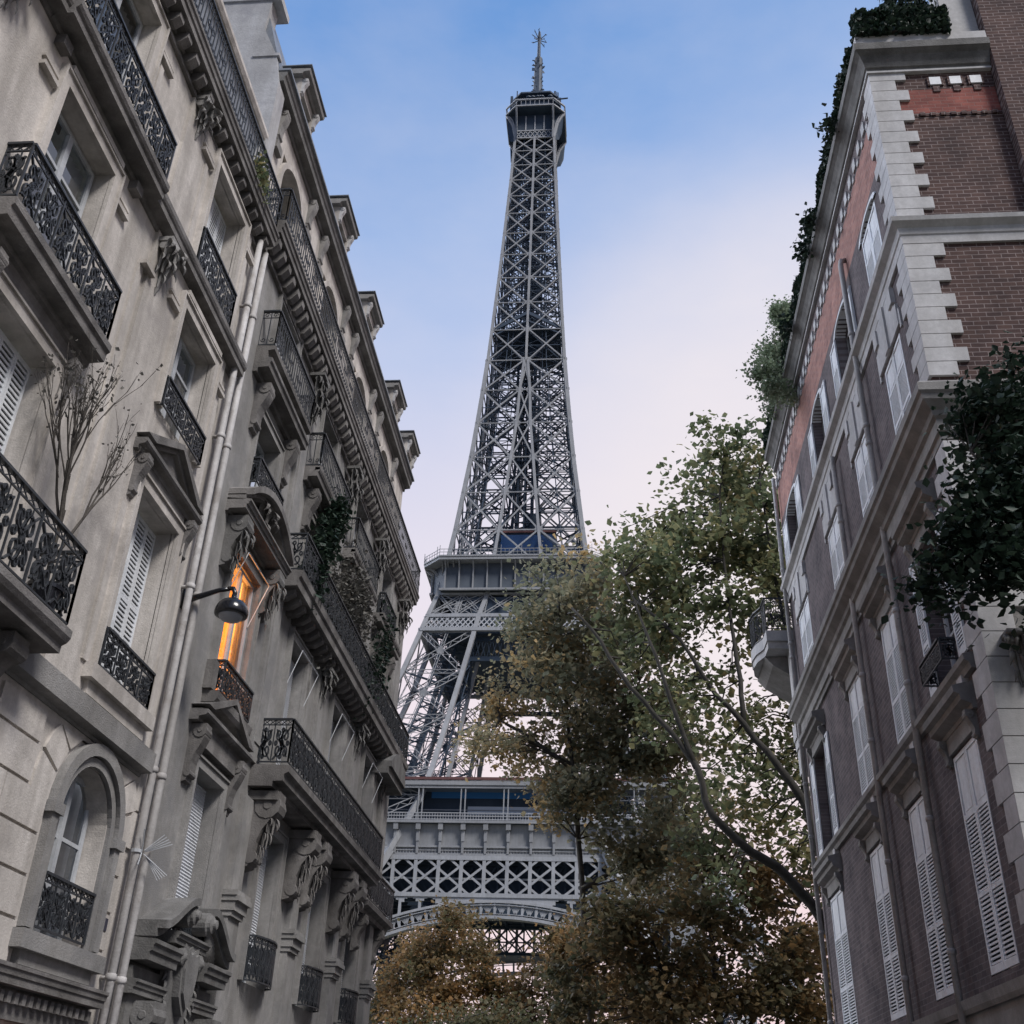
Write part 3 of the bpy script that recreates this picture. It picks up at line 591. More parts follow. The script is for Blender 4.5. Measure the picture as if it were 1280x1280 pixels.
# the lit window
o=MB(T)
for a,b2,v0,v1 in ((c-.65,c-.60,7.37,9.72),(c+.60,c+.65,7.37,9.72),(c-.60,c+.60,9.66,9.72),(c-.04,c+.04,7.37,9.66)): o.box(a,b2,v0,v1,-.10,-.04)
lw=o.build('window','old_paint',BB)
g=MB(T); g.quad((c-.64,7.37,-.085),(c+.64,7.37,-.085),(c+.64,9.7,-.085),(c-.64,9.7,-.085)); g.build('pane','glass',lw)
g=MB(T); u0,u1,v0,v1,w0,w1=c-1.3,c+1.3,7.2,9.95,-2.4,-.36
g.quad((u0,v0,w0),(u1,v0,w0),(u1,v1,w0),(u0,v1,w0)); g.quad((u0,v0,w0),(u0,v0,w1),(u0,v1,w1),(u0,v1,w0)); g.quad((u1,v0,w0),(u1,v1,w0),(u1,v1,w1),(u1,v0,w1)); g.quad((u0,v1,w0),(u1,v1,w0),(u1,v1,w1),(u0,v1,w1)); g.quad((u0,v0,w0),(u0,v0,w1),(u1,v0,w1),(u1,v0,w0)); g.box(u0+.3,u0+1.0,8.0,9.2,w0+.01,w0+.04)
g.build('room','warm_wall',lw)
g=MB(T); n=9
for a0,b0 in ((c+.42,c+.63),):
    for k in range(n): a=a0+(b0-a0)*k/n; d=a0+(b0-a0)*(k+1)/n; g.quad((a,7.37,-.16-.03*(k%2)),(d,7.37,-.16-.03*((k+1)%2)),(d,9.7,-.16-.03*((k+1)%2)),(a,9.7,-.16-.03*(k%2)))
g.build('curtain','curtain',lw)
ld=bpy.data.lights.new('room_lamp','POINT'); lo=bpy.data.objects.new('room_lamp',ld); COL.objects.link(lo); lo.parent=BB; lo.location=Vector((-6-.95,c-.1,9.25))-Vector((-6,21,0)); ld.energy=115; ld.color=(1,.36,.075); ld.shadow_soft_size=.12
def awning_frame(c,hw,v0,v1,p):
    f=MB(T)
    for s in (-1,1): f.tube([(c+s*hw,v0,-.02),(c+s*hw,v1,p)],.009,5)
    f.tube([(c-hw,v1,p),(c+hw,v1,p)],.010,5); f.build('awning_frame','white_paint',BB)
awning_frame(c,.6,8.95,9.72,.24)
# segmental hood above it
b=MB(T); n=14; hw=1.25; v=10.12
A=[(c-.05+hw*(2*i/n-1),v+.30+.5*(1-(2*i/n-1)**2)) for i in range(n+1)]
mold(b,cornice(v,v+.2,.40),c-.05-hw,c-.05+hw)
for p,dz,t in ((.30,.0,.10),(.42,.10,.12)):
    pts=[(a,z+dz) for a,z in A]
    b.ext(pts+[(a,z-t) for a,z in reversed(pts)],lambda x,y,t_:(x,y,t_),-.01,p)
b.ext([(c-1.1,v+.21)]+[(a,z-.03) for a,z in A[1:-1]]+[(c+1.0,v+.21)],lambda x,y,t_:(x,y,t_),-.01,.12)
carving(b,c-.05,v+.24,v+.66,.1,.5,20,2)
o=b.build('segmental_hood','stone_soot_shade',BB); 
for s in (-1,1):
    k=MB(T); console(k,c-.05+s*.95,.3,v-.01,.9,.34)
    carving(k,c-.05+s*.95,v-.95,v-.3,.16,.26,60+s,3)
    k.build('bracket','stone_dark',o)
# low balcony on scroll brackets
b=MB(T); mold(b,[(-.01,6.62),(.40,6.62),(.41,6.70),(.58,6.71),(.59,6.82),(.66,6.86),(.67,6.97),(-.01,6.99)],17.4,25.8)
o=b.build('balcony_slab','stone_soot_shade',BB)
for u in (17.75,20.35,21.25,23.85,24.75):
    k=MB(T); console(k,u,.36,6.57,1.25,.52); k.box(u-.24,u+.24,6.42,6.57,-.01,.5); carving(k,u,5.45,6.15,.24,.24,int(u*9),3); k.build('bracket','stone_soot_shade',o)
b=MB(T); mold(b,[(-.01,6.15),(.22,6.15),(.24,6.24),(.38,6.30),(.40,6.40),(-.01,6.42)],25.81,29.1); o2=b.build('balcony_slab','stone_soot_shade',BB)

for u in (26.3,28.4): k=MB(T); console(k,u,.3,6.14,.8,.3); k.build('bracket','stone_soot_shade',o2)
r=MB(T); railing(r,[(17.45,0),(17.45,.61),(25.72,.61),(25.72,0)],7.0,7.80,'scroll',mod=.36,t=.028); r.build('balcony_railing','iron',BB)
r=MB(T); railing(r,[(25.85,.0),(25.85,.36),(29.0,.36)],6.43,7.2,'scroll',mod=.36); r.build('balcony_railing','iron',BB)
# upper windows
for i,c in enumerate(CB):
    if i:
        o=window(T,BB,c-.56,c+.56,7.02,9.73,-.32,'curtain',rows=(.35,.7)); blind(T,o,c-.1,c+.5,7.3,9.7,-.2); awning_frame(c,.62,8.6,9.5,.28)
        b=MB(T); acanthus(b,c+1.72,9.3,9.95,.05,.16,int(c)); b.build('carved_bracket','stone_dark',BB)
    window(T,BB,c-.58,c+.58,10.77,12.43,-.30,'curtain' if i!=1 else 'glass',rows=(.35,.7)); 
    if i in (0,): r=MB(T); railing(r,[(c-.7,.05),(c-.7,.2),(c+.7,.2),(c+.7,.05)],10.98,11.5,'scroll',mod=.35); r.build('window_railing','iron',BB)
    s_=MB(T); hi=13.42 if i==0 else 13.2
    mold(s_,[(-.01,12.88),(.08,12.88),(.09,12.96),(.28,12.97),(.29,13.06),(.32,13.09),(.32,13.16),(.22,13.18),(.22,hi-.1),(.33,hi-.08),(.34,hi),(-.01,hi+.01)],c-1.3,c+1.3)
    o=s_.build('balcony_slab','stone_soot_shade',BB); 
    for s in (-1,1): k=MB(T); console(k,c+s*.88,.24,12.85,.95,.26); k.build('bracket','stone_soot_shade',o)
    r=MB(T); railing(r,[(c-1.26,0),(c-1.26,.30),(c+1.26,.30),(c+1.26,0)] if i<3 else [(c-.8,.05),(c-.8,.2),(c+.8,.2),(c+.8,.05)],hi+.01,hi+.82,'bars' if i<3 else 'scroll',bars=.12); 
    r2=MB(T); r.build('balcony_railing','iron',BB)
    if i in (0,3): shutter(T,BB,c-.57,c+.57,13.32,15.03,-.25,4,'white_paint',rails=(.5,),pitch=.07,st=.03)
    else: window(T,BB,c-.58,c+.58,13.32,15.03,-.30,'curtain')
# middle balcony running over three bays
b=MB(T); mold(b,[(-.01,10.10),(.06,10.10),(.07,10.2),(.42,10.21),(.43,10.36),(.47,10.40),(.49,10.52),(-.01,10.55)],17.15,28.9)
modillions(b,17.2,28.8,10.02,10.21,.34,.36,.15)
o=b.build('balcony_slab','stone_soot_shade',BB)
r=MB(T); railing(r,[(17.25,0),(17.25,.44),(28.8,.44)],10.56,11.34,'scroll',mod=.42,t=.026); r.build('balcony_railing','iron',BB)
b=MB(T); c=27.6; A=[(c+1.0*(2*i/10-1),9.95+.42*(1-(2*i/10-1)**2)) for i in range(11)]
b.ext(A+[(c+1,9.8),(c-1,9.8)],lambda x,y,t_:(x,y,t_),-.01,.5); b.box(c-1.05,c+1.05,9.62,9.8,-.01,.42); b.build('segmental_hood','stone_dark',BB)
for j,u in enumerate((17.35,20.85,24.3,27.9)): b=MB(T); acanthus(b,u,14.0,14.95,.06,.2,j*13+3); acanthus(b,u+.1,13.9,14.6,.08,.12,j*17); b.build('carved_bracket','stone_dark',BB)
b=MB(T); mold(b,cornice(15.42,15.78,.36),E0,E1+.1); modillions(b,E0,E1,15.18,15.46,.26,.33,.16); b.box(E0,E1,15.1,15.18,-.01,.07); b.build('cornice','stone_soot_shade',BB)
r=MB(T); railing(r,[(E0+.05,-.3),(E0+.05,.32),(E1+.05,.32),(E1+.05,-.3)],15.8,16.62,'bars',bars=.115); r.build('roof_railing','iron',BB)
AW=-.45
b=MB(T); wall_grid(b,E0,E1,15.6,19.7,[(c-.72,c+.72,15.9,18.9) for c in CB],AW,.4)
for c in CB: arch_fill(b,c-.72,c+.72,18.2,18.9,AW,AW-.4)
b.quad((E0,15.79,AW),(E1,15.79,AW),(E1,15.79,.1),(E0,15.79,.1)); b.quad((E1,15.6,AW),(E1,19.7,AW),(E1,19.7,-9),(E1,15.6,-9)); b.build('attic_wall','stone',BB)
for c in CB: window(T,BB,c-.7,c+.7,15.92,18.8,AW-.38)
for c in CB:
    b=MB(T); arch_ring(b,c,18.2,.72,.7,.12,AW-.01,AW+.07,14,1.8); b.build('arch_surround','stone',BB)
    for s in (-1,1): b=MB(T); console(b,c+s*1.2,.2,19.5,.8,.16,AW); b.box(c+s*1.2-.16,c+s*1.2+.16,18.4,18.6,AW-.01,AW+.1); b.build('attic_bracket','stone_grey',BB)
b=MB(T); mold(b,[(AW-.01,19.5),(AW+.04,19.5),(AW+.05,19.6),(-.24,19.62),(-.23,19.74),(-.2,19.78),(-.18,19.9),(AW-.01,19.95)],E0,E1+.1); b.build('eave','stone_dark',BB)
b=MB(T); b.box(E0-.02,E1+.14,19.905,19.96,-.4,-.13); b.build('gutter','zinc',BB)
b=MB(T); b.ext([(-.36,19.965),(-1.0,22.3),(-4.5,23.4),(-9,23.4),(-9,19.9)],lambda a,c,t:(t,c,a),E0+.02,E1); b.build('roof','zinc',BB)
b=MB(T); b.ext([(-.30,15.9),(-.30,19.5),(-.46,20.3),(-.85,21.2),(-.80,22.2),(-.74,22.5),(-1.2,23.0),(-4.5,24.0),(-9,24.0),(-9,15.9)],lambda a,c,t:(t,c,a),E0-.06,E0+.35)
b.box(E0-.1,E0+.5,22.1,22.28,-2.2,-.62); b.box(E0-.09,E0+.1,20.28,20.36,-.95,-.40)
b.build('party_wall','plaster',BB)
for j,c in enumerate((15.0,18.6,21.95,25.8,28.4)):
    d=MB(T); d.box(c-.52,c-.40,19.97,20.72,-1.7,-.20); d.box(c+.40,c+.52,19.97,20.72,-1.7,-.20); d.box(c-.40,c+.40,19.97,20.72,-1.7,-.34); d.box(c-.40,c+.40,20.5,20.72,-.34,-.22)
    o=d.build('dormer','stone',BB)
    f=MB(T); mold(f,[(-1.9,20.72),(-.18,20.72),(-.15,20.77),(-.04,20.79),(-.02,20.86),(-1.9,20.92)],c-.64,c+.64); f.build('dormer_roof','stone_grey',o)
    f=MB(T); f.box(c-.67,c+.67,20.925,20.95,-1.9,.01); f.build('dormer_flashing','zinc',o)
    for s in (-1,1): f=MB(T); console(f,c+s*.46,.10,20.70,.45,.12,-.20); f.build('bracket','cream_stone',o)
    f=MB(T); f.quad((c-.39,19.98,-.336),(c+.39,19.98,-.336),(c+.39,20.5,-.336),(c-.39,20.5,-.336)); f.build('pane','glass',o)
# ================================================================ RIGHT BRICK BUILDING
BR=thing('brick_apartment_building','dark brick building on the right with white corner quoins and white louvred shutters','building',(5,20,0))
T=RIGHT; Y0,Y1=13.7,27.4; CR=((15.32,.58),(18.15,.58),(21.3,.6),(25.6,.75))
open4={(1,0),(2,1),(2,2),(2,3),(1,3)}        # (floor index, bay): leaves folded back
FL=[(3.72,6.68),(7.72,10.02),(11.83,13.72),(14.78,16.85)]
ops=[(c-h,c+h,*FL[f]) for f in range(4) for c,h in CR]
def isopen(f,i): return (f==1 and i in (0,3)) or (f==3 and i>0)
b=MB(T); 
wall_grid(b,Y0,Y1,3.4,17.2,[o for o in ops if o[3]<16.5]+[(c-h,c+h,14.78,17.02) for c,h in CR],0,.26)
for c,h in CR: arch_fill(b,c-h,c+h,16.86,17.02,0,-.26)
b.quad((Y1,0,0),(Y1,19,0),(Y1,19,-9),(Y1,0,-9))
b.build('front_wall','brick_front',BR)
b=MB(T); wall_grid(b,Y0,Y1,17.2,18.34,[],0,.26)
b.build('red_band','red_front',BR)
b=MB(T); wall_grid(b,Y0,Y1,18.34,19.0,[],0); b.build('front_wall','brick_front',BR)
b=MB(T); wall_grid(b,Y0,Y1,0,3.4,[(16.1,17.7,0,2.6),(20.6,22.2,0,2.6)],.04,.3); b.build('base_wall','stone_grey',BR)
b=MB(T); mold(b,[(-.01,3.36),(.09,3.36),(.12,3.42),(.14,3.54),(-.01,3.6)],Y0-.1,Y1)
b.build('sill_band','stone_grey',BR)
# side wall towards the viewer
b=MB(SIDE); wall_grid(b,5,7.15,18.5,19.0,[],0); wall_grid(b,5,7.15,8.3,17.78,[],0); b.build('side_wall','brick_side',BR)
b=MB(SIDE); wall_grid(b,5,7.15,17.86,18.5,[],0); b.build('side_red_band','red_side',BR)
b=MB(SIDE); wall_grid(b,5,7.15,0,8.3,[],.008); b.box(5.6,7.15,8.2,8.34,-.01,.04)
for k in range(8): b.box(6.0,7.1,.4+k,1.37+k,.004,.022)
b.build('side_base_wall','stone_grey',BR)
b=MB(SIDE); acanthus(b,5.42,6.9,7.55,.05,.16,77); b.build('carved_bracket','stone_dark',BR,True)
b=MB(SIDE)
for k in range(16):
    if k%2==0: b.box(5.72+k*.09,5.81+k*.09,17.78,17.86,-.02,.035)
b.box(5.0,7.15,17.78,17.86,-.03,.012); b.build('dentil_course','brick_side',BR)
# quoins
qs=[]
v=19.0
while v>15.35: qs.append(v); v-=.272
v=14.66
while v>11.98: qs.append(v); v-=.272
v=10.75
while v>3.9: qs.append(v); v-=.36 if v<8.2 else .30
for k,v in enumerate(qs):
    h=(qs[k]-qs[k+1]) if k+1<len(qs) and qs[k]-qs[k+1]<.5 else .272
    lf,ls=(.40,.60) if k%2==0 else (.62,.40)
    # an L-shaped block wrapped round the corner
    b=MB(T); e=.05; b.ext([(5-e,Y0-e),(5+ls,Y0-e),(5+ls,Y0+.004),(5.004,Y0+.004),(5.004,Y0+lf),(5-e,Y0+lf)],lambda x,y,t:(y,t,5-x),v-h+.014,v); b.build('quoin','cream_stone',BR)
def wrap(name,prof,m,u1=Y1,s1=7.15):
    """a moulding that runs along the front and returns round the corner onto the side"""
    b=MB(); n=len(prof); P=[]
    for w,v in prof: P.append([(5-w,u1,v),(5-w,Y0-w,v),(s1,Y0-w,v)])
    vs=[p for row in P for p in row]; fs=[]
    for i in range(n):
        j=(i+1)%n
        for k in range(2): fs.append((i*3+k,i*3+k+1,j*3+k+1,j*3+k))
    fs.append(tuple(i*3 for i in range(n))); fs.append(tuple(i*3+2 for i in reversed(range(n)))); b.add(vs,fs); return b.build(name,m,BR)
wrap('cornice',[(-.01,18.98),(.06,18.98),(.07,19.04),(.10,19.06),(.13,19.16),(.19,19.28),(.25,19.34),(.28,19.36),(.29,19.52),(-.01,19.56)],'stone_dark')
wrap('fillet',[(-.01,18.93),(.085,18.93),(.085,18.975),(-.01,18.975)],'cream_stone')
wrap('parapet',[(-.2,19.55),(.22,19.55),(.22,19.80),(-.2,19.80)],'cream_stone')
wrap('string_course',[(-.01,14.68),(.05,14.68),(.06,14.84),(.08,14.86),(.10,14.98),(.20,15.06),(.22,15.14),(-.01,15.19)],'cream_stone')
wrap('string_course',[(-.01,10.78),(.05,10.78),(.06,10.88),(.10,10.90),(.10,11.10),(.15,11.14),(.17,11.22),(.30,11.34),(.32,11.42),(.36,11.46),(.36,11.6),(.30,11.66),(-.01,11.86)],'stone_grey')
b=MB(T)
for k in range(31): b.box(Y0+.35+k*.44,Y0+.55+k*.44,18.42,18.66,-.01,.035)
for k in range(30): b.box(Y0+.60+k*.44,Y0+.72+k*.44,18.30,18.42,-.01,.025)
b.build('dentil_block','cream_stone',BR)
b=MB(SIDE)
for k in range(3): b.box(6.02+k*.36,6.22+k*.36,18.60,18.80,-.01,.035)
b.build('dentil_block','white_paint',BR)
b=MB(SIDE)
for k in range(3): b.box(5.98+k*.36,6.02+k*.36,18.58,18.8,-.01,.03); b.box(6.22+k*.36,6.26+k*.36,18.58,18.8,-.01,.03); b.box(6.06+k*.36,6.18+k*.36,18.42,18.57,-.01,.02)
b.build('dentil_surround','brick_side',BR)
# windows, shutters, hoods
for f in range(4):
    for i,(c,h) in enumerate(CR):
        v0,v1=FL[f]; u0,u1=c-h,c+h
        if isopen(f,i):
            window(T,BR,u0+.02,u1-.02,v0+.02,v1-.02,-.26,rows=(.35,.7),paint='stone_dark' if f==3 else 'old_paint')
            lw=h*.9 if f==3 else h*.66
            for s in (-1,1):
                a=(u0-lw-.02 if s<0 else u1+.02); shutter(T,BR,a,a+lw,v0+.02,v1-.02,.012,1,solid_top=1,rails=(.36,.70) if f!=3 else (.33,.68),pitch=.05)
        else: shutter(T,BR,u0+.01,u1-.01,v0+.02,v1-.02,-.03,2,solid_top=1,rails=(.34,.70) if f!=3 else (.36,.70),pitch=.055 if f==0 else .05,st=.055)
        b=MB(T)
        if f in (0,1):
            z=7.0 if f==0 else 10.30
            mold(b,[(-.01,z-.06),(.06,z-.06),(.07,z),(.20,z+.06),(.21,z+.14),(.28,z+.17),(.29,z+.26),(.22,z+.28),(-.01,z+.34)],u0-.25,u1+.25)
            b.box(u0-.02,u1+.02,z-.3,z-.06,-.01,.05); o=b.build('window_hood','stone_grey',BR)
            for s in (-1,1): k=MB(T); console(k,c+s*(h+.10),.13,z-.05,.40,.15); k.build('bracket','stone_grey',o)
            if f==0:
                for s in (-1,1): b=MB(T); b.box(c+s*h-.12,c+s*h+.12,7.34,7.46,-.01,.10); b.build('hood_block','cream_stone',BR)
        elif f==2:
            b.box(u0-.16,u1+.16,13.76,14.20,-.01,.05); b.box(u0-.05,u1+.05,14.20,14.66,-.01,.05); b.box(c-.12,c+.12,13.74,14.66,-.01,.09); b.box(u0-.1,u0+.12,14.28,14.6,-.01,.085); b.box(u1-.12,u1+.1,14.28,14.6,-.01,.085)
            b.box(u0-.24,u0-.16,13.66,14.05,-.01,.03); b.box(u1+.16,u1+.24,13.66,14.05,-.01,.03)
            b.build('lintel','cream_stone',BR)
        else:
            n=12; A=[(c-(h+.16)*math.cos(PI*k/n),16.84+.24*math.sin(PI*k/n)) for k in range(n+1)]; B=[(c-h*math.cos(PI*k/n),16.86+.16*math.sin(PI*k/n)) for k in range(n+1)]
            for k in range(n): b.quad((*A[k],.03),(*A[k+1],.03),(*B[k+1],.03),(*B[k],.03)); b.quad((*A[k],-.01),(*A[k+1],-.01),(*A[k+1],.03),(*A[k],.03)); b.quad((*B[k],-.2),(*B[k+1],-.2),(*B[k+1],.03),(*B[k],.03))
            b.build('arch_surround','white_paint',BR)
            pass
b=MB(T); mold(b,[(-.01,7.42),(.07,7.42),(.09,7.50),(.15,7.54),(.16,7.62),(-.01,7.66)],Y0+.52,Y1); b.build('string_course','stone_grey',BR)
for u,vt,nm in ((17.08,17.55,0),(19.98,14.6,1),(27.22,18.6,2)):
    p=MB(T); w=.24
    pts=[(u,0,.13),(u,vt-.15,.13)]+([(u+.02,vt,.1),(u+.05,vt+.05,0)] if nm==0 else [(u,vt,.13)])
    p.tube(pts,.055,10)
    for v in (1.5,4.2,6.1,8.3,9.6,13.0,13.4,15.6):
        if v<vt: p.lathe((u,v,.13),[(.055,-.04),(.068,-.03),(.07,.02),(.064,.04),(.055,.05)],10,'y')
    p.build('drainpipe','pipe_paint',BR,True)
r=MB(T); railing(r,[(14.78,.02),(14.78,.26),(15.86,.26),(15.86,.02)],7.74,8.1,'scroll',mod=.27); r.build('window_railing','iron',BR)
b=MB(T); b.box(Y0+.1,Y1,19.5,19.56,-9,-.02); b.build('roof','zinc',BR)
b=MB(SIDE); b.box(6.55,7.15,19.81,24,-.35,.02); b.build('terrace_pier','cream_stone',BR)
r=MB(); 
r.T=lambda u,v,w:(u,v,w)
rr=MB(lambda u,v,w:(u,13.62-w,v)); railing(rr,[(4.82,0),(6.5,0)],19.82,20.6,'bars',bars=.12); rr.build('terrace_railing','iron',BR)
# tall brick wall beside the terrace
BW=thing('brick_wall_block','tall plain dark brick wall rising at the upper right beyond the terrace','wall',(9,13.4,0))
b=MB(lambda u,v,w:(u,13.48-w,v)); b.box(7.16,13,8.0,30,-1.5,0); b.build('brick_face','brick_side',BW)
b=MB(lambda u,v,w:(u,13.48-w,v)); b.box(7.16,13,0,7.99,-1.5,.01); b.build('stone_base','stone_grey',BW)
# narrow neighbour with the curved balcony, behind the brick building
BN=thing('stone_apartment_building','sliver of stone house with a curved iron balcony, peeping past the brick building','building',(5.2,30,0),'stone buildings lining the street')
b=MB(); b.box(5.85,11,27.45,31.5,0,15.0); b.build('wall','stone_grey',BN)
b=MB(); b.box(4.88,5.84,27.46,27.9,10.0,13.4); b.box(4.82,5.84,27.44,27.96,10.9,11.3); b.box(4.85,5.84,27.45,27.93,10.65,10.9); b.build('pilaster','cream_stone',BN)
pl=[(5.84,27.5),(4.30,27.5),(4.28,28.1),(4.12,28.5),(4.05,29.0),(4.15,29.6),(4.5,30.2),(5.84,30.9)]
b=MB(); b.ext(pl,lambda x,y,t:(x,y,t),13.62,13.92); b.ext([(5+(x-5)*.96,29.2+(y-29.2)*.96) for x,y in pl],lambda x,y,t:(x,y,t),13.42,13.62)
o=b.build('balcony_slab','cream_stone',BN); k=MB(); k.ext([(5.84,13.4),(4.3,13.4),(4.5,13.15),(4.95,12.85),(5.84,12.3)],lambda x,z,t:(x,t,z),28.1,29.9); k.build('bracket','stone_grey',o)
r=MB(lambda u,v,w:(u,w,v)); railing(r,[(5+(x-5)*.97,y) for x,y in pl],13.93,14.9,'scroll',mod=.33,t=.03); r.build('balcony_railing','iron',BN)
# ================================================================ IRON LATTICE TOWER
XC,YC=-20.1,231.0
TW=thing('iron_lattice_tower','huge grey iron lattice tower with an antenna on top, closing the end of the street','tower',(XC,YC,0))
TT=lambda x,y,z:(XC+x,YC+y,z)
HZ=[(0,62),(14,53.5),(28,45.5),(39,40),(46,36.2),(57,32.6),(63,30.2),(75,26.0),(86,22.5),(100.4,18.8),(106.2,17.2),(117.2,15.5),(124,14.7),(148.3,12.14),(174.4,10.14),(209,8.29),(248.5,6.52),(259.8,6.15),(270,5.7),(300,5)]
IZ=[(0,37),(39,22.5),(57,15.0),(60.8,14.0),(85.2,10.1),(100.5,7.6),(106,6.2),(116.8,5.35),(124,4.6),(134.9,3.6),(145.6,2.7),(156.3,1.73),(167.1,1.3),(177.2,.45),(300,.4)]
def itp(t,z):
    for (a,b),(c,d) in zip(t,t[1:]):
        if z<=c: return b+(d-b)*(z-a)/(c-a)
    return t[-1][1]
H=lambda z:itp(HZ,z); I=lambda z:itp(IZ,z)
def fp(k,a,d,z): return [(a,-d,z),(d,a,z),(-a,d,z),(-d,-a,z)][k]
FN=[(0,-1,0),(1,0,0),(0,1,0),(-1,0,0)]
def truss(b,p,q,w,nrm,r=.16,step=1.3):
    p=Vector(p); q=Vector(q); d=(q-p); L=d.length; d.normalize(); s=d.cross(Vector(nrm)).normalized()*w/2
    b.bar(p-s,q-s,r,r,nrm); b.bar(p+s,q+s,r,r,nrm); n=max(2,int(L/step))
    for i in range(n):
        a=p+d*(L*i/n); c=p+d*(L*(i+1)/n); b.bar(a-s if i%2 else a+s,c+s if i%2 else c-s,r*.55,r*.55,nrm)
def plate(b,c,nrm,r,t=.12):
    c=Vector(c); n=Vector(nrm); x=n.cross(Vector((0,0,1))).normalized(); z=Vector((0,0,1)); vs=[]
    for s in (-t/2,t/2):
        for k in range(8): a=PI/4*(k+.5); vs.append(c+n*s+x*r*math.cos(a)+z*r*math.sin(a))
    b.add(vs,[tuple(range(8))[::-1],tuple(range(8,16))]+[(k,(k+1)%8,8+(k+1)%8,8+k) for k in range(8)])
# ---- lower legs and pillars up to the second platform
def pillar(sx,sy,levels,name,chord,brace,low):
    b=MB(TT); g=MB(TT)
    cs=[(H,H),(I,H),(H,I),(I,I)]
    P=lambda j,z:(sx*cs[j][0](z),sy*cs[j][1](z),z)
    for z0,z1 in zip(levels,levels[1:]):
        for j in range(4): b.bar(P(j,z0),P(j,z1),chord if j<3 else chord*.8,chord if j<3 else chord*.8)
        for a,c,n in ((0,1,(0,sy,0)),(0,2,(sx,0,0)),(1,3,(-sx,0,0)),(2,3,(0,-sy,0))):
            m=b if (a==0) else g
            truss(m,P(a,z0),P(c,z1),brace,n,.17); truss(m,P(c,z0),P(a,z1),brace,n,.17)
            truss(m,P(a,z1),P(c,z1),brace*.8,n,.15)
            mid=(Vector(P(a,z0))+Vector(P(c,z1))+Vector(P(c,z0))+Vector(P(a,z1)))/4; plate(m,mid,n,brace*.85)
            # secondary lacing
            pm=(Vector(P(a,z0))+Vector(P(c,z0)))/2; qm=(Vector(P(a,z1))+Vector(P(c,z1)))/2; truss(m,pm,qm,brace*.5,n,.11)
        # lift rails and stairs inside the pillar
        A=[((Vector(P(0,z))*t+Vector(P(3,z))*(1-t))) for z in (z0,z1) for t in (.4,.6)]
        g.bar(A[0],A[2],.5,.3); g.bar(A[1],A[3],.5,.3)
        for i in range(int((z1-z0)/1.6)):
            t=i/((z1-z0)/1.6); u=A[0].lerp(A[2],t); w=A[1].lerp(A[3],t); g.bar(u,w,.18); 
            z=z0+(z1-z0)*t; cc=(Vector(P(1,z))+Vector(P(2,z)))/2; g.bar(cc+Vector((-1.6,0,0)),cc+Vector((1.6,0,1.2 if i%2 else -1.2)),.35,.2)
        g.bar(P(0,z1),P(3,z1),.35); g.bar(P(1,z1),P(2,z1),.35)
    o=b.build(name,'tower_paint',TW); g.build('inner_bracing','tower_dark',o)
LV=[46.5,57,63,75,86,96.4,100.4,106.3,113]
for sx in (-1,1):
    for sy in (-1,1):
        pillar(sx,sy,[0,12,25,37,46.5],'leg',1.3,1.3,True); pillar(sx,sy,LV,'pillar',.95,1.0,False)
# ---- first platform
def face_parts(fn,name,m,parent=None):
    r=[]
    for k in range(4):
        b=MB(TT); fn(b,k); r.append(b.build(name,m,parent or TW))
    return r
def girder(b,k):
    d=35.4; n=FN[k]
    for z,h in ((45.3,.7),(39.0,.7)): b.bar(fp(k,-35.5,d,z),fp(k,35.5,d,z),.5,h,(0,0,1))
    N=18; s=4.08; xs=[(i-N/2+.5)*s-.15 for i in range(N)]
    for i,x in enumerate(xs):
        b.bar(fp(k,x,d,39.2),fp(k,x,d,45.1),.62,.4,n)
        for j in (i+1,):
            if j<N: 
                b.bar(fp(k,x-s*.5,d+.05,39.2),fp(k,xs[j]+s*.35,d+.05,45.1),.40,.24,n); b.bar(fp(k,x-s*.5,d-.05,45.1),fp(k,xs[j]+s*.35,d-.05,39.2),.40,.24,n)
    b.bar(fp(k,-35,d-1.2,42),fp(k,35,d-1.2,42),.3,.3)
G=face_parts(girder,'girder','tower_pale')
def gird_back(b,k):
    d=32.5
    for z in (39.3,45.0): b.bar(fp(k,-33,d,z),fp(k,33,d,z),.5,.6)
    for i in range(-8,9):
        x=i*4.0; b.bar(fp(k,x,d,39.3),fp(k,x,d,45),.35); b.bar(fp(k,x,d,39.3),fp(k,x+4,d,45),.3); b.bar(fp(k,x+4,d,39.3),fp(k,x,d,45),.3)
        b.bar(fp(k,x,35.2,45.4),fp(k,x,20,45.4),.5,.8)
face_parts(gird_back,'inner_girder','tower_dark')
def shade_plate(b,k):  # added dark plates standing for the shade behind the lattice girders
    if k!=2: b.add([fp(k,-32,31.5,38.6),fp(k,32,31.5,38.6),fp(k,32,31.5,45.5),fp(k,-32,31.5,45.5),fp(k,-32,31.2,38.6),fp(k,32,31.2,38.6),fp(k,32,31.2,45.5),fp(k,-32,31.2,45.5)],[(0,1,2,3),(7,6,5,4),(0,4,5,1),(3,2,6,7)])
    else: b.bar(fp(k,-32,31.5,45.4),fp(k,32,31.5,45.4),.3)
face_parts(shade_plate,'inner_shade_plate','tower_dark')
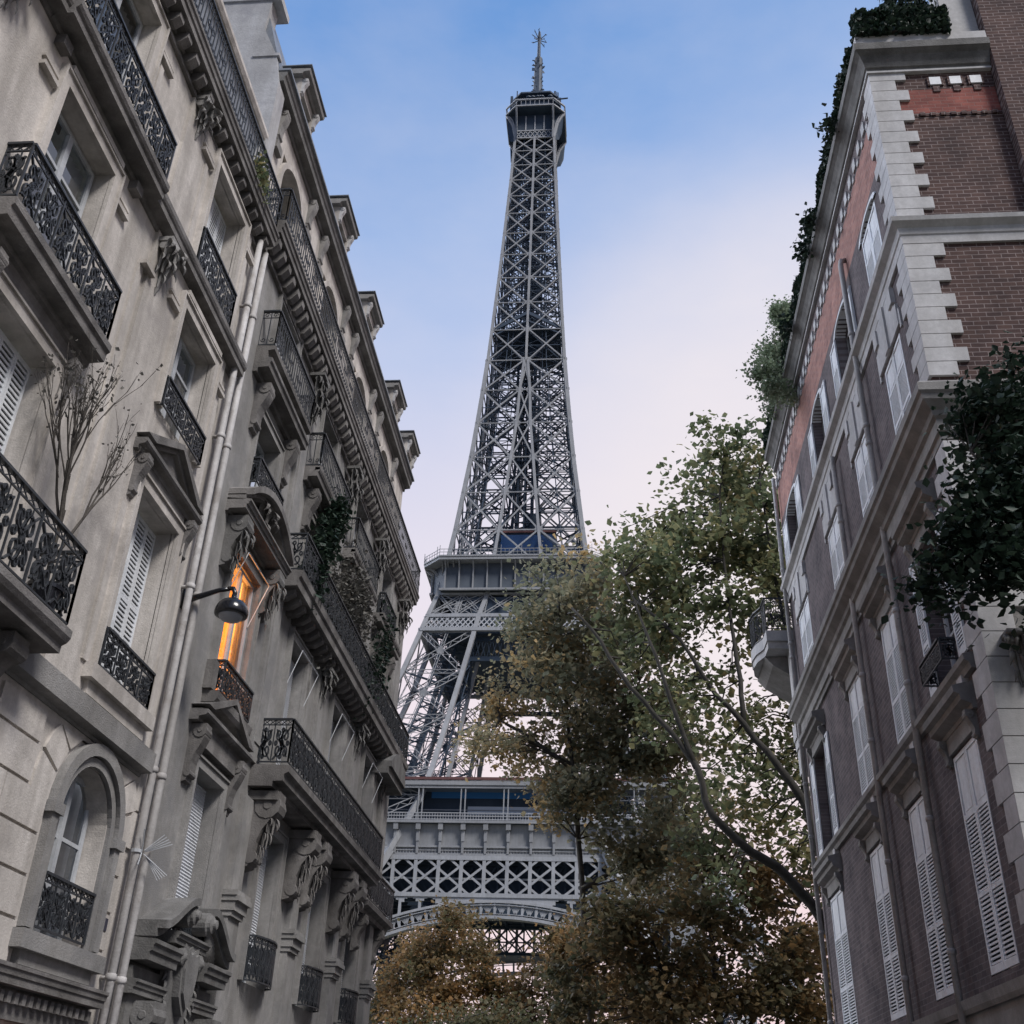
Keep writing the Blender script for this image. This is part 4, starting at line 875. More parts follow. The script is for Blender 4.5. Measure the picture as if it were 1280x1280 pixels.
# arch
RA=58.0; ZT=37.95
def azo(x): return ZT-(RA-math.sqrt(max(RA*RA-x*x,1))) if abs(x)<36 else 0
def arch(b,k):
    d=35.55; n=FN[k]; N=64; A=[-.68+1.36*i/N for i in range(N+1)]
    P=lambda a,r,dd=0:fp(k,r*math.sin(a),d+dd,ZT-RA+r*math.cos(a))
    ro,ri=RA,RA-2.55
    for a,c in zip(A,A[1:]):
        for r,h in ((ro,.42),(ri,.5),(ro-.55,.12),(ri+.5,.12)): b.bar(P(a,r),P(c,r),h,.7,n)
        b.bar(P(a,ri,-1.6),P(c,ri,-1.6),.3,1.2,n)
    for i in range(0,N+1,2):
        a=A[i]; b.bar(P(a,ri+.1),P(a,ro-.1),.42 if i%2==0 else .2,.4,n)
        if i<N and k==0:
            m=A[i]+(A[2]-A[0])/2
            for s in (-.72,-.45,-.22,0,.22,.45,.72): b.bar(P(m,ri+.35),P(m+s*(A[1]-A[0])*1.0,ro-.5),.11,.15,n)
            q=[(m+(A[1]-A[0])*.85*math.cos(t*PI/6),ri+1.0+1.0*math.sin(t*PI/6)) for t in range(7)]
            for u,v in zip(q,q[1:]): b.bar(P(*u),P(*v),.12,.15,n)
    # spandrel: solid near the crown, then round-headed openings growing towards the sides
    top=38.75; xs=[-34+i*.5 for i in range(137)]
    hs=[(c,1.45) for s in (-1,1) for c in (s*11.6,s*14.95,s*18.3,s*21.65,s*25.0,s*28.4)]
    for x0,x1 in zip(xs,xs[1:]):
        for hlo in (0,):
            segs=[]
            xm=(x0+x1)/2; lo=azo(xm)+.1; hole=None
            for c,r in hs:
                if abs(xm-c)<r: hole=(top-.25-1.45+math.sqrt(r*r-(xm-c)**2))
            if hole is None: segs.append((lo,top))
            elif hole>lo: segs.append((hole,top))
            else: segs.append((lo,top))
            for a,c in segs:
                if c>a+.02:
                    vs=[fp(k,x,d-.1+e,z) for e in (0,-.25) for x,z in ((x0,a),(x1,a),(x1,c),(x0,c))]
                    b.add(vs,[(0,1,2,3),(7,6,5,4),(0,4,5,1),(3,2,6,7)])
face_parts(arch,'arch','tower_pale')
P1=MB(TT)
o=23.0
for k in range(4):                                   # platform floor as a ring
    P1.add([fp(k,-35.8,35.8,51.3),fp(k,35.8,35.8,51.3),fp(k,o,o,51.3),fp(k,-o,o,51.3),fp(k,-35.8,35.8,51.75),fp(k,35.8,35.8,51.75),fp(k,o,o,51.75),fp(k,-o,o,51.75)],[(0,1,2,3),(4,5,6,7),(0,1,5,4),(2,3,7,6)])
    P1.add([fp(k,-33,33,45.6),fp(k,33,33,45.6),fp(k,o,o,45.6),fp(k,-o,o,45.6),fp(k,-o,o,51.3),fp(k,o,o,51.3)],[(0,1,2,3),(3,2,5,4)])
first=P1.build('first_platform','tower_dark',TW)
def frieze(b,k):
    b.add([fp(k,-34.9,34.9,46.0),fp(k,34.9,34.9,46.0),fp(k,35.3,35.3,51.3),fp(k,-35.3,35.3,51.3)],[(0,1,2,3)])
    for z,h,dd in ((45.9,.5,35.2),(47.35,.35,35.15),(51.55,.45,36.1),(46.7,.15,35.1)): b.bar(fp(k,-dd,dd,z),fp(k,dd,dd,z),h,h)
    for i in range(18):
        x=(i-8.5)*4.09-.12
        b.bar(fp(k,x,35.35,46.1),fp(k,x,35.45,48.2),.42,.4); b.bar(fp(k,x,35.5,48.2),fp(k,x,35.55,50.3),.58,.5); b.bar(fp(k,x,35.7,50.2),fp(k,x,35.8,51.3),.85,.8)
        for t in (-.6,.6): b.bar(fp(k,x+t,35.0,46.2),fp(k,x+t,35.0,47.2),.12)
        for q in range(6): b.bar(fp(k,x+.5+q*.55,35.05,46.1),fp(k,x+.5+q*.55,35.05,47.2),.12)
face_parts(frieze,'frieze','tower_paint',first)
def rail1(b,k):
    for z in (53.15,52.0,52.6): b.bar(fp(k,-36,36,z),fp(k,36,36,z),.16,.16)
    for i in range(145): x=-36+i*.5; b.bar(fp(k,x,36,51.75),fp(k,x,36,53.1),.10)
face_parts(rail1,'platform_railing','tower_pale',first)
def awn(b,k):
    b.bar(fp(k,-33,33.8,59.3),fp(k,33,33.8,59.3),.35,.9,(0,0,1))
    b.add([fp(k,-33,34,59.75),fp(k,33,34,59.75),fp(k,27,27,60.0),fp(k,-27,27,60.0),fp(k,-33,34,58.9),fp(k,33,34,58.9),fp(k,27,27,58.9),fp(k,-27,27,58.9)],[(0,1,2,3),(7,6,5,4)])
    for i in range(9):
        x=-30.2+i*7.95-.9
        for t in (0,.8): b.bar(fp(k,x+t,33.6,51.7),fp(k,x+t,33.6,59.0),.22)
    b.bar(fp(k,-33,33.7,58.6),fp(k,33,33.7,58.6),.2,.5)
    b.bar(fp(k,-32,31,55.0),fp(k,32,31,55.0),.2,.2)
face_parts(awn,'gallery_roof','tower_paint',first)
def awn2(b,k):
    b.bar(fp(k,-33,33.9,60.1),fp(k,33,33.9,60.1),.4,.5,(0,0,1))
face_parts(awn2,'roof_edge','red_awning',first)
def pav(b,k):
    b.add([fp(k,-24,29,51.8),fp(k,24,29,51.8),fp(k,24,29,59.6),fp(k,-24,29,59.6)],[(0,1,2,3)])
face_parts(pav,'pavilion_wall','tower_dark',first)
def pav2(b,k):
    b.add([fp(k,-13.5,29.15,57.7),fp(k,14.5,29.15,57.7),fp(k,14.5,29.15,58.9),fp(k,-13.5,29.15,58.9)],[(0,1,2,3)])
face_parts(pav2,'awning_band','blue_awning',first)
def pav3(b,k):
    b.add([fp(k,-6.5,29.15,54.7),fp(k,14,29.15,54.7),fp(k,14,29.15,56.2),fp(k,-6.5,29.15,56.2)],[(0,1,2,3)])
face_parts(pav3,'glazing','tower_glazing',first)
# ---- second platform
def oct_ring(a,c): return [(-a,-c),(a,-c),(c,-a),(c,a),(a,c),(-a,c),(-c,a),(-c,-a)]
def slab(b,a,c,z0,z1):
    r=oct_ring(a,c); n=8; b.add([(x,y,z0) for x,y in r]+[(x,y,z1) for x,y in r],[tuple(range(8))[::-1],tuple(range(8,16))]+[(i,(i+1)%8,8+(i+1)%8,8+i) for i in range(8)])
b=MB(TT); slab(b,16.9,20.9,113.2,114.35); slab(b,17.0,21.05,113.9,114.1); second=b.build('second_platform','tower_paint',TW)
b=MB(TT); slab(b,15.5,18.8,106.9,113.2); sh=b.build('frieze','tower_mid',second)
b=MB(TT)
for k in range(4):
    for i in range(11):
        x=-15.6+i*3.12; b.bar(fp(k,x,19.0,106.9),fp(k,x,19.2,112.2),.32,.45); b.bar(fp(k,x,19.2,111.9),fp(k,x,20.6,113.2),.3,.4)
    b.bar(fp(k,-16.8,19.0,106.7),fp(k,16.8,19.0,106.7),.55,.5)
for sx in (-1,1):
    for sy in (-1,1):
        for off in (0,1.4,2.8,4.2):
            q=[(16.6+(4.0)*(1-math.cos(t*PI/12)),106.9+6.4*math.sin(t*PI/12)) for t in range(7)]
            for (a,z),(c,w) in zip(q,q[1:]): b.bar((sx*a,sy*(16.4-off*.9),z),(sx*c,sy*(16.4-off*.9),w),.3,.5); b.bar((sx*(16.4-off*.9),sy*a,z),(sx*(16.4-off*.9),sy*c,w),.3,.5)
b.build('frieze_rib','tower_paint',second)
b=MB(TT); rg=oct_ring(16.9,20.95)
for (x0,y0),(x1,y1) in zip(rg,rg[1:]+rg[:1]):
    for z in (115.0,115.75): b.bar((x0,y0,z),(x1,y1,z),.1,.1)
    n=max(3,int(math.hypot(x1-x0,y1-y0)/.9))
    for i in range(n): b.bar((x0+(x1-x0)*i/n,y0+(y1-y0)*i/n,114.3),(x0+(x1-x0)*i/n,y0+(y1-y0)*i/n,115.8+(.9 if i%5==0 else 0)),.12 if i%5==0 else .07)
b.build('platform_railing','tower_paint',second)
b=MB(TT); b.box(-6.4,8.4,-9.5,9.5,114.35,126.6); b.build('pavilion','tower_dark',second)
b=MB(TT); b.box(-4.6,7.6,-9.75,-9.51,121.2,125.4); b.build('window_band','tower_glass',second)
b=MB(TT); b.box(-6.4,8.4,-9.9,-9.52,126.0,126.6); b.build('roof_edge','red_awning',second)
def band2(b,k):
    n=FN[k]
    for z,d,h in ((106.3,17.4,.5),(100.3,19.0,.8),(96.6,20.1,.8)): b.bar(fp(k,-d,d,z),fp(k,d,d,z),h,h)
    # diamond lattice belt
    N=34
    for i in range(N):
        x0=-19.6+39.2*i/N; x1=-19.6+39.2*(i+1)/N
        for zz in (0,1):
            za,zb=97.0+zz*1.55,98.55+zz*1.55; da=20.05-(za-96.6)*.28; db=20.05-(zb-96.6)*.28
            b.bar(fp(k,x0,da,za),fp(k,x1,db,zb),.26,.15,n); b.bar(fp(k,x1,da,za),fp(k,x0,db,zb),.26,.15,n)
face_parts(band2,'lattice_belt','tower_pale',second)
def band3(b,k):
    n=FN[k]
    xs=[-17,-11.6,-6.2,0,6.2,11.6,17]
    for a,c in zip(xs,xs[1:]):
        w=(c-a); da,db=18.9,17.4
        s=lambda x,t:x*(1+.095*(1-t))
        truss(b,fp(k,s(a,0),da,100.6),fp(k,s(c,1),db,106.1),.55,n,.15,.9); truss(b,fp(k,s(c,0),da,100.6),fp(k,s(a,1),db,106.1),.55,n,.15,.9)
        truss(b,fp(k,s(c,0),da,100.6),fp(k,s(c,1),db,106.1),.6,n,.16,.9)
face_parts(band3,'lattice_band','tower_paint',second)
b=MB(TT)
b.box(-14,14,-17.5,17.5,96.8,105.5)
for k in range(4):
    b.bar(fp(k,-9,16,96),fp(k,9,16,96),.6,1); b.bar(fp(k,-10,17,91),fp(k,10,17,91),.6,1)
    for i in range(-8,8): b.bar(fp(k,i*1.2,16.5,91),fp(k,i*1.2+1.2,16.2,96),.2); b.bar(fp(k,i*1.2+1.2,16.5,91),fp(k,i*1.2,16.2,96),.2)
b.build('under_floor','tower_dark',second)
# ---- shaft
NZ=[113.5,124,134.9,145.6,156.3,167.1,177.2,187.8,197.7,207.1,216.1,224.6,232.8,240.1,247.0,253.5,259.8,265.5]
b=MB(TT); g=MB(TT)
for z0,z1 in zip(NZ,NZ[1:]):
    hi=z0>=177; cw=.72 if hi else .95; n_=None
    xb=.34 if hi else .42
    for k in range(4):
        n=FN[k]
        h0,h1,i0,i1=H(z0),H(z1),I(z0),I(z1)
        b.bar(fp(k,-h0,h0,z0),fp(k,-h1,h1,z1),cw,cw,n)
        for s in (-1,1):
            if not hi: b.bar(fp(k,s*i0,h0,z0),fp(k,s*i1,h1,z1),.66,.5,n)
            elif s>0: b.bar(fp(k,0,h0,z0),fp(k,0,h1,z1),.62,.5,n)
            b.bar(fp(k,s*i0,h0,z0),fp(k,s*h1,h1,z1),xb,.3,n); b.bar(fp(k,s*h0,h0,z0),fp(k,s*i1,h1,z1),xb,.3,n)
            b.bar(fp(k,s*i1,h1,z1),fp(k,s*h1,h1,z1),.26,.26,n); plate(b,fp(k,s*h1*.985,h1,z1),n,.85 if not hi else .6)
            plate(b,fp(k,s*i1,h1,z1),n,1.0 if not hi else .0001)
            for q in (range(3) if z0>150 else ()):
                ta,tb=q/3,(q+1)/3; za,zb=z0+(z1-z0)*ta,z0+(z1-z0)*tb; ha,hb=H(za)-1.7,H(zb)-1.7
                g.bar(fp(k,s*.3,ha,za),fp(k,s*hb,hb,zb),.15); g.bar(fp(k,s*ha,ha,za),fp(k,s*.3,hb,zb),.15); g.bar(fp(k,s*ha*.5,ha,za),fp(k,s*hb*.5,hb,zb),.22)
            # back-laced second skin just inside
            e=.9
            g.bar(fp(k,s*i0,h0-e,z0),fp(k,s*h1*.93,h1-e,z1),.26,.2); g.bar(fp(k,s*h0*.93,h0-e,z0),fp(k,s*i1,h1-e,z1),.26,.2)
            zm=(z0+z1)/2; hm=H(zm); g.bar(fp(k,s*I(zm),hm-.4,zm),fp(k,s*hm,hm-.4,zm),.18)
            g.bar(fp(k,s*(h0+i0)/2,h0-.5,z0),fp(k,s*(h1+i1)/2,h1-.5,z1),.2)
        if hi: plate(b,fp(k,0,h1+.05,z1),n,.9)
        elif i0>.6:
            b.bar(fp(k,-i0,h0,z0),fp(k,i1,h1,z1),.36,.25,n); b.bar(fp(k,i0,h0,z0),fp(k,-i1,h1,z1),.36,.25,n); b.bar(fp(k,-i1,h1,z1),fp(k,i1,h1,z1),.28,.25,n)
        # inner faces of the four shafts, and diaphragms
        if not hi:
            for s in (-1,1):
                g.bar(fp(k,s*i0,i0,z0),fp(k,s*i1,i1,z1),.45); g.bar(fp(k,s*i0,h0,z0),fp(k,s*i1,i1,z1),.28); g.bar(fp(k,s*i0,i0,z0),fp(k,s*i1,h1,z1),.28)
                g.bar(fp(k,s*i1,h1,z1),fp(k,s*i1,i1,z1),.3); g.bar(fp(k,s*i1,i1,z1),fp(k,s*h1,h1,z1),.25)
                zm=(z0+z1)/2; g.bar(fp(k,s*I(zm),H(zm),zm),fp(k,s*I(zm),I(zm),zm),.2)
        else:
            g.bar(fp(k,-h1*.9,h1*.9,z1),fp(k,0,0,z1),.3); g.bar(fp(k,-h1,h1*.5,z1),fp(k,h1,h1*.5,z1),.25)
            zm=(z0+z1)/2; hm=H(zm); g.bar(fp(k,-hm,hm*.0,zm),fp(k,0,hm,zm),.22)
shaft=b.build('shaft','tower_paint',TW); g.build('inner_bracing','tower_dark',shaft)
b=MB(TT)
for x,y in ((-1.8,-1.8),(1.8,-1.8),(1.8,1.8),(-1.8,1.8),(0,-2.2),(0,2.2),(3.0,0),(-3.0,.5)): b.bar((x,y,114),(x*.9,y*.9,266),.55 if abs(x)>1 else .4)
z=115
i=0
while z<264:
    a=i*.9; b.bar((2.1*math.cos(a),2.1*math.sin(a),z),(2.1*math.cos(a+2.2),2.1*math.sin(a+2.2),z+1.5),.55,.25); b.bar((-1.8,-1.8,z),(1.8,-1.8,z+1.2),.2); b.bar((1.8,1.8,z),(1.8,-1.8,z),.2); b.bar((-1.8,1.8,z+.6),(-1.8,-1.8,z),.2)
    if i%3==0: b.bar((-2.4,-2.3,z),(2.4,-2.3,z),.3)
    z+=1.5; i+=1
for zc in (130,151,206,232): b.box(.5,2.9,-1.6,1.6,zc,zc+6)
b.build('lift_shaft','tower_dark',TW)
b=MB(TT); h=H(189); b.box(-h*.9,h*.9,-h*.9,h*.9,188.6,188.9)
for k in range(4):
    b.bar(fp(k,-h,h-.3,188.0),fp(k,0,h-.3,193.9),.9,.5,FN[k]); b.bar(fp(k,h,h-.3,188.0),fp(k,0,h-.3,193.9),.9,.5,FN[k]); b.bar(fp(k,-h,h-.2,186),fp(k,0,h-.2,191),.5,.4); b.bar(fp(k,h,h-.2,186),fp(k,0,h-.2,191),.5,.4)
b.box(-2.5,3,-3,3,184,188.5); b.build('landing','tower_dark',TW)
# ---- summit
b=MB(TT); 
for k in range(4):
    b.add([fp(k,-5.6,5.9,265.5),fp(k,5.6,5.9,265.5),fp(k,5.6,5.9,276),fp(k,-5.6,5.9,276)],[(0,1,2,3)])
    for s in (-1,1):
        # solid corner wings swelling out to the gallery
        b.add([fp(k,s*5.7,5.4,265.0),fp(k,s*7.4,5.2,265.2),fp(k,s*8.3,5.4,268.2),fp(k,s*8.8,5.7,276.3),fp(k,s*5.7,5.7,276.3)],[(0,1,2,3,4)])
slab(b,5.8,8.9,276.0,276.4); slab(b,4.6,7.2,284.6,285.2)
cabin=b.build('summit_cabin','tower_dark',TW)
b=MB(TT)
rg=oct_ring(5.8,9.0)
for zz in (276.5,279.3):
    for (x0,y0),(x1,y1) in zip(rg,rg[1:]+rg[:1]): b.bar((x0,y0,zz),(x1,y1,zz),.45,.4)
for k in range(4):
    for x in (-5.6,5.6):
        b.bar(fp(k,x,5.9,265.5),fp(k,x,7.0,272),.55); b.bar(fp(k,x,7.0,272),fp(k,x,8.9,276.4),.6)
        q=[(5.9+3.0*(1-math.cos(t*PI/10)),266+10.2*math.sin(t*PI/10)) for t in range(6)]
        for (a,z),(c,w) in zip(q,q[1:]): b.bar(fp(k,x,a,z),fp(k,x,c,w),.4)
    for x in (-2.8,0,2.8): b.bar(fp(k,x,6.0,269),fp(k,x,6.1,275),.4)
    for z in (268.7,265.6): b.bar(fp(k,-5.7,6.0,z),fp(k,5.7,6.0,z),.4,.4)
    for i in range(8):
        x=-5.6+i*1.4; b.bar(fp(k,x,6.0,265.8),fp(k,x+1.4,6.0,268.5),.22); b.bar(fp(k,x+1.4,6.0,265.8),fp(k,x,6.0,268.5),.22)
    for i in range(9): b.bar(fp(k,-5.6+i*1.4,9,276.6),fp(k,-5.6+i*1.4,9,279.2),.14)
b.build('summit_gallery','tower_pale',cabin)
b=MB(TT); slab(b,4.2,7.0,276.5,281); slab(b,5.0,7.6,281,281.5); slab(b,3.8,5.6,281.5,284.6); slab(b,2.4,3.4,285.2,290)
for k in range(4):
    for i in range(7):
        x=random.uniform(-6,6); d=random.uniform(5,7.6); z=281; b.bar(fp(k,x,d,z),fp(k,x+random.uniform(-.4,.4),d,z+random.uniform(3,7)),.3)
        b.bar(fp(k,x,4,285),fp(k,x*.8,4+random.uniform(0,2),285+random.uniform(1.5,4)),.22)
        b.lathe(fp(k,x*.9,6.6,282.5),[(.3,0),(.9,.2),(.9,.6),(.3,.8)],8)
b.box(-8.2,-7.4,-4,-3.2,281,287.5); b.box(5.5,6.1,-4,-3.4,282,289); b.box(7.0,7.7,-3,-2.3,281,287); b.bar((6,-6,282.5),(10,-6.5,282.2),.35)
b.build('summit_deck','tower_dark',cabin)
b=MB(TT); b.lathe((0,0,289),[(3.0,0),(2.2,1.5),(1.6,3),(1.4,10),(1.3,21),(.6,21.3),(.5,31),(.7,31.8),(.35,35.2)],10)
for i in range(46):
    a=random.uniform(0,2*PI); z=291+random.uniform(0,19); b.bar((1.3*math.cos(a),1.3*math.sin(a),z),(2.1*math.cos(a),2.1*math.sin(a),z+.3),.14,.4)
for s in (0,PI/2,PI,PI*1.5,.8,4):
    for z,up in ((320.5,2.2),(319.5,-.9)):
        b.bar((.5*math.cos(s),.5*math.sin(s),z),(2.2*math.cos(s),2.2*math.sin(s),z+up),.2); b.bar((1.9*math.cos(s-.15),1.9*math.sin(s-.15),z+up*.7+.5),(2.5*math.cos(s+.1),2.5*math.sin(s+.1),z+up),.15)
b.build('antenna_mast','tower_dark',TW)
# ================================================================ VEGETATION
def leaf_mesh(name,C,size,m,parent,tint,jit=.35,up=.5):
    """one small folded blade per point of C"""
    n=len(C); C=np.asarray(C,dtype=np.float64); off=np.array(ROOT[parent.name] if parent else (0,0,0)); C=C-off
    N=rng.normal(size=(n,3)); N[:,2]=np.abs(N[:,2])+up; N/=np.linalg.norm(N,axis=1)[:,None]
    A=rng.normal(size=(n,3)); A-=N*(A*N).sum(1)[:,None]; A/=np.linalg.norm(A,axis=1)[:,None]; B=np.cross(N,A)
    s=size*(1+jit*rng.normal(size=n)).clip(.4,1.8); s=s[:,None]; L=A*s*.62; Wd=B*s*.46; dn=-N*s*.16
    V=np.empty((n,6,3)); V[:,0]=C-L; V[:,1]=C-L*.1+Wd+dn; V[:,2]=C+L*.55+Wd*.55+dn; V[:,3]=C+L*1.05+dn*.6; V[:,4]=C+L*.55-Wd*.55+dn; V[:,5]=C-L*.1-Wd+dn
    V=V.reshape(-1,3); base=np.arange(n)[:,None]*6
    F=np.concatenate([base+np.array([[0,1,2,3]]),base+np.array([[0,3,4,5]])],axis=1).reshape(-1)
    me=bpy.data.meshes.new(name); me.vertices.add(len(V)); me.vertices.foreach_set('co',V.astype(np.float32).ravel())
    me.loops.add(len(F)); me.loops.foreach_set('vertex_index',F.astype(np.int32)); nf=len(F)//4; me.polygons.add(nf)
    me.polygons.foreach_set('loop_start',np.arange(nf,dtype=np.int32)*4); me.update(calc_edges=True)
    at=me.attributes.new('tint','FLOAT','POINT'); at.data.foreach_set('value',np.repeat(np.clip(tint,0,1),6).astype(np.float32))
    me.materials.append(MT[m]); o=bpy.data.objects.new(name,me); COL.objects.link(o)
    if parent: o.parent=parent
    ROOT[o.name]=Vector(off); return o
def clusters(blobs,per,cr,lp,flat=.75,fill=1.0):
    """leaf clumps spread through a set of crown lobes; returns points, clump tint and clump centres"""
    P=[];Tn=[];CC=[]
    for x,y,z,r in blobs:
        n=max(3,int(per*r*r*fill))
        for _ in range(n):
            d=rng.normal(size=3); d/=np.linalg.norm(d); c=np.array((x,y,z))+d*r*(rng.random()**.45)*np.array((1,1,.9)); CC.append(c); t=rng.random()
            k=int(lp*rng.uniform(.5,1.4)); q=rng.normal(size=(k,3))*cr*np.array((1,1,flat))*rng.uniform(.7,1.25); P.append(c+q); Tn.append(np.clip(t*.55+rng.random(k)*.45,0,1))
    return np.concatenate(P),np.concatenate(Tn),np.array(CC)
def limb(b,pts,r0,r1,n=8):
    pts=[Vector(p) for p in pts]; Q=[]
    for p,q in zip(pts,pts[1:]):
        for t in (0,.33,.66): Q.append(p.lerp(q,t)+Vector([random.uniform(-.05,.05)*min(1,r0*4) for _ in range(3)]))
    Q.append(pts[-1]); m=len(Q)
    b.tube(Q,[r0+(r1-r0)*(i/(m-1))**.85 for i in range(m)],n); return Q
def twigs(b,nodes,CC,r=.035,frac=.8,maxd=4.5):
    A=np.array([tuple(p) for p in nodes])
    for c in CC:
        if rng.random()>frac: continue
        d=np.linalg.norm(A-c,axis=1)+np.where(A[:,2]>c[2]+.3,2.5,0); i=int(d.argmin())
        if d[i]>maxd: continue
        p=Vector(A[i]); q=Vector(c); m=(p+q)/2+Vector((0,0,.12*(q-p).length))+Vector(rng.normal(size=3)*.12); b.tube([p,m,q],[r,r*.7,r*.35],4,False)
def tree(name,label,cat,base,limbs,groups,bark,group=None,leafname='crown',tw=.04,frac=.8):
    t=thing(name,label,cat,base,group); b=MB(); nodes=[]
    for pts,r0,r1 in limbs: nodes+=limb(b,pts,r0,r1)
    for blobs,per,cr,lp,size,m,ts in groups:
        P,Tn,CC=clusters(blobs,per,cr,lp); twigs(b,nodes,CC,tw,frac)
        leaf_mesh(leafname,P,size,m,t,Tn*ts[1]+ts[0])
    b.build('trunk',bark,t,True); return t
MAIN =[ (4.7,36.5,25.7,1.3),(6.0,37.5,26.7,1.1),(4.0,38.5,24.9,1.5),(5.8,39.5,25.5,1.7),(6.8,37.0,23.9,1.3),(2.9,38.0,23.1,1.4),(1.4,39.0,23.3,1.3),(2.3,36.5,20.9,1.4),(4.4,37.5,21.7,1.9),(6.2,38.5,22.2,1.6),(7.4,39.5,22.8,1.1),(0.7,37.0,20.8,1.2),(1.3,38.0,19.6,1.4),(3.2,39.0,20.4,1.6),(4.7,36.5,19.2,1.3),(6.4,37.5,20.0,1.1) ]
MAINS=[(7.9,39,13.2,.8),(7.7,38,11,.8),(8.2,40,15.5,.8),(7.6,39,9,.9),(8,40,17.5,.8),(2.4,37,14.2,1.0),(3.4,38,12.4,1.0),(1.6,37.5,15.6,.9),(2.9,39,18.8,1.0),(4.6,38,13.7,.9),(5.6,37.5,15.2,.8),(3.3,38.5,10.7,.9),(5.4,38,11.4,.8),(4.0,37,9.6,.8),(6.2,38,13.2,.8),(3.2,35.6,12.2,.7),(2.6,35.8,14.6,.7),(1.4,36.2,16.6,.8),(.4,36.8,18,.8),(1.9,36,18.2,.8),(2.9,36.4,16.2,.7),(7.3,38.5,18.4,0.9),(5.9,39.5,18.9,1.2),(6.1,37.0,15.9,1.1),(2.1,38.0,18.2,1.2),(6.9,39.0,14.6,0.9),(5.3,36.5,12.6,0.9),(4.1,37.5,17.1,0.9),(4.9,38.5,15.3,1.0),(6.5,39.5,12.4,1.0),(4.7,37.0,10.9,0.9),(3.2,38.0,15.7,1.0),(7.4,39.0,16.4,0.9),(3.6,37.2,13.6,.9),(5.9,38,14.2,.9),(6.6,37.5,10.4,.9)]
DARK =[ (-.3,40,7.9,1.0),(-.9,40.5,6.3,1.4),(-.8,39.5,5,1.4),(7.2,41,7.6,1.1),(7.0,40,5.2,1.2),(1.0,38.5,8.8,1.5),(2.6,39.5,8.5,1.6),(4.4,40.5,9.2,1.4),(5.9,41.5,8.9,1.6),(6.2,39.0,7.4,1.3),(0.7,40.0,7.5,1.5),(2.4,41.0,6.9,1.8),(4.0,38.5,6.8,1.6),(5.7,39.5,6.3,1.6),(7.2,40.5,9.5,1.0),(0.7,41.5,5.9,1.7),(2.7,39.0,5.2,1.6),(4.8,40.0,5.1,1.6),(6.9,41.0,6.0,1.1),(5.3,38.5,9.9,1.1),(3.9,39.5,10.9,1.0),(7.0,40.5,11.2,1.0) ]
L1 =[ (7.9,34.5,0),(7.6,34.5,3.5), (6.73,34.30,6.76),(6.24,34.20,7.62),(5.30,34.10,8.84),(4.28,34.00,9.51),(3.14,34.00,10.58),(2.75,34.20,12.15),(1.93,34.40,13.54),(0.79,34.60,15.00),(-0.27,35.00,16.94),(-1.27,35.50,18.41) ]
L1b =[  (2.75,34.20,12.15),(2.09,34.30,14.33),(1.63,34.50,16.12),(1.15,35.00,17.85),(0.63,35.50,19.69) ]
L2 =[  (6.61,34.50,8.36),(6.27,35.00,11.13),(5.51,35.00,12.42),(4.50,35.20,13.97),(3.65,35.40,15.03),(2.55,35.60,17.19),(1.19,36.00,18.80) ]
L2b =[  (4.50,35.20,13.97),(4.52,35.50,15.65),(4.45,36.00,17.98),(4.40,36.50,20.84),(4.49,37.00,23.96),(4.80,37.00,26.23) ]
L3 =[ (6.26,35.00,11.14),(6.67,37.00,14.76),(6.54,37.00,17.79),(6.26,37.00,21.09),(6.10,37.00,24.67) ]
tree('plane_tree','tall green plane tree with pale forked limbs beside the far end of the brick building','tree',(7.9,34.5,0),
     [(L1,.24,.045),(L1b,.10,.025),(L2,.18,.045),(L2b,.10,.025),(L3,.12,.03)],
     [(MAIN,4.0,.52,95,.195,'leaf_plane',(0,1)),(MAINS,3.9,.48,62,.185,'leaf_plane',(.05,1))],'bark',group='plane trees in front of the tower')
LEFTC =[ (-0.6,40.5,22.3,1.3),(-2.3,41.5,22.0,1.7),(-3.4,42.5,21.4,1.2),(-1.4,43.5,21.4,2.1),(0.4,41.0,20.3,1.7),(-2.7,42.0,19.6,1.7),(-0.7,43.0,19.0,2.0),(1.0,40.5,18.3,1.6),(-2.9,41.5,17.7,1.6),(-1.3,41.0,16.5,1.9),(0.6,42.0,16.8,1.8),(1.9,41.5,17.0,1.4),(-0.1,42.5,15.0,1.8),(-1.4,43.5,15.0,1.5),(1.5,41.0,14.6,1.7),(2.8,42.0,15.2,1.4),(-0.7,41.5,12.8,1.7),(1.2,42.5,12.8,2.0),(3.1,43.5,13.4,1.8),(0.9,42.0,10.9,1.4),(2.0,43.0,10.8,2.0),(3.6,40.5,10.6,1.4)]
LEFTS=[(-4.3,42.5,17.7,1.0),(-5.1,43.5,17.0,0.9),(-3.7,43.0,16.5,1.3),(-4.9,40.8,15.4,0.8),(-4.7,40.5,14.6,0.7),(-3.0,43.0,15.0,1.1),(-3.7,40.5,14.8,0.9),(-1.7,41.0,12.6,1.0),(-2.4,42,13.6,1.0)]
T2 =[ (-0.5,43,0),(-0.75,43.00,4.93),(-1.02,42.50,8.92),(-1.31,42.00,13.26),(-1.57,42.00,15.50),(-1.82,42.00,18.22),(-2.01,42.00,21.12) ]
T2b =[ (-1.47,42.00,14.52),(-3.25,42.00,15.82),(-4.40,42.00,16.49),(-4.9,42,15.6) ]
T2c =[ (-1.25,42.00,12.95),(0.59,42.00,15.51),(1.30,42.00,18.22) ]
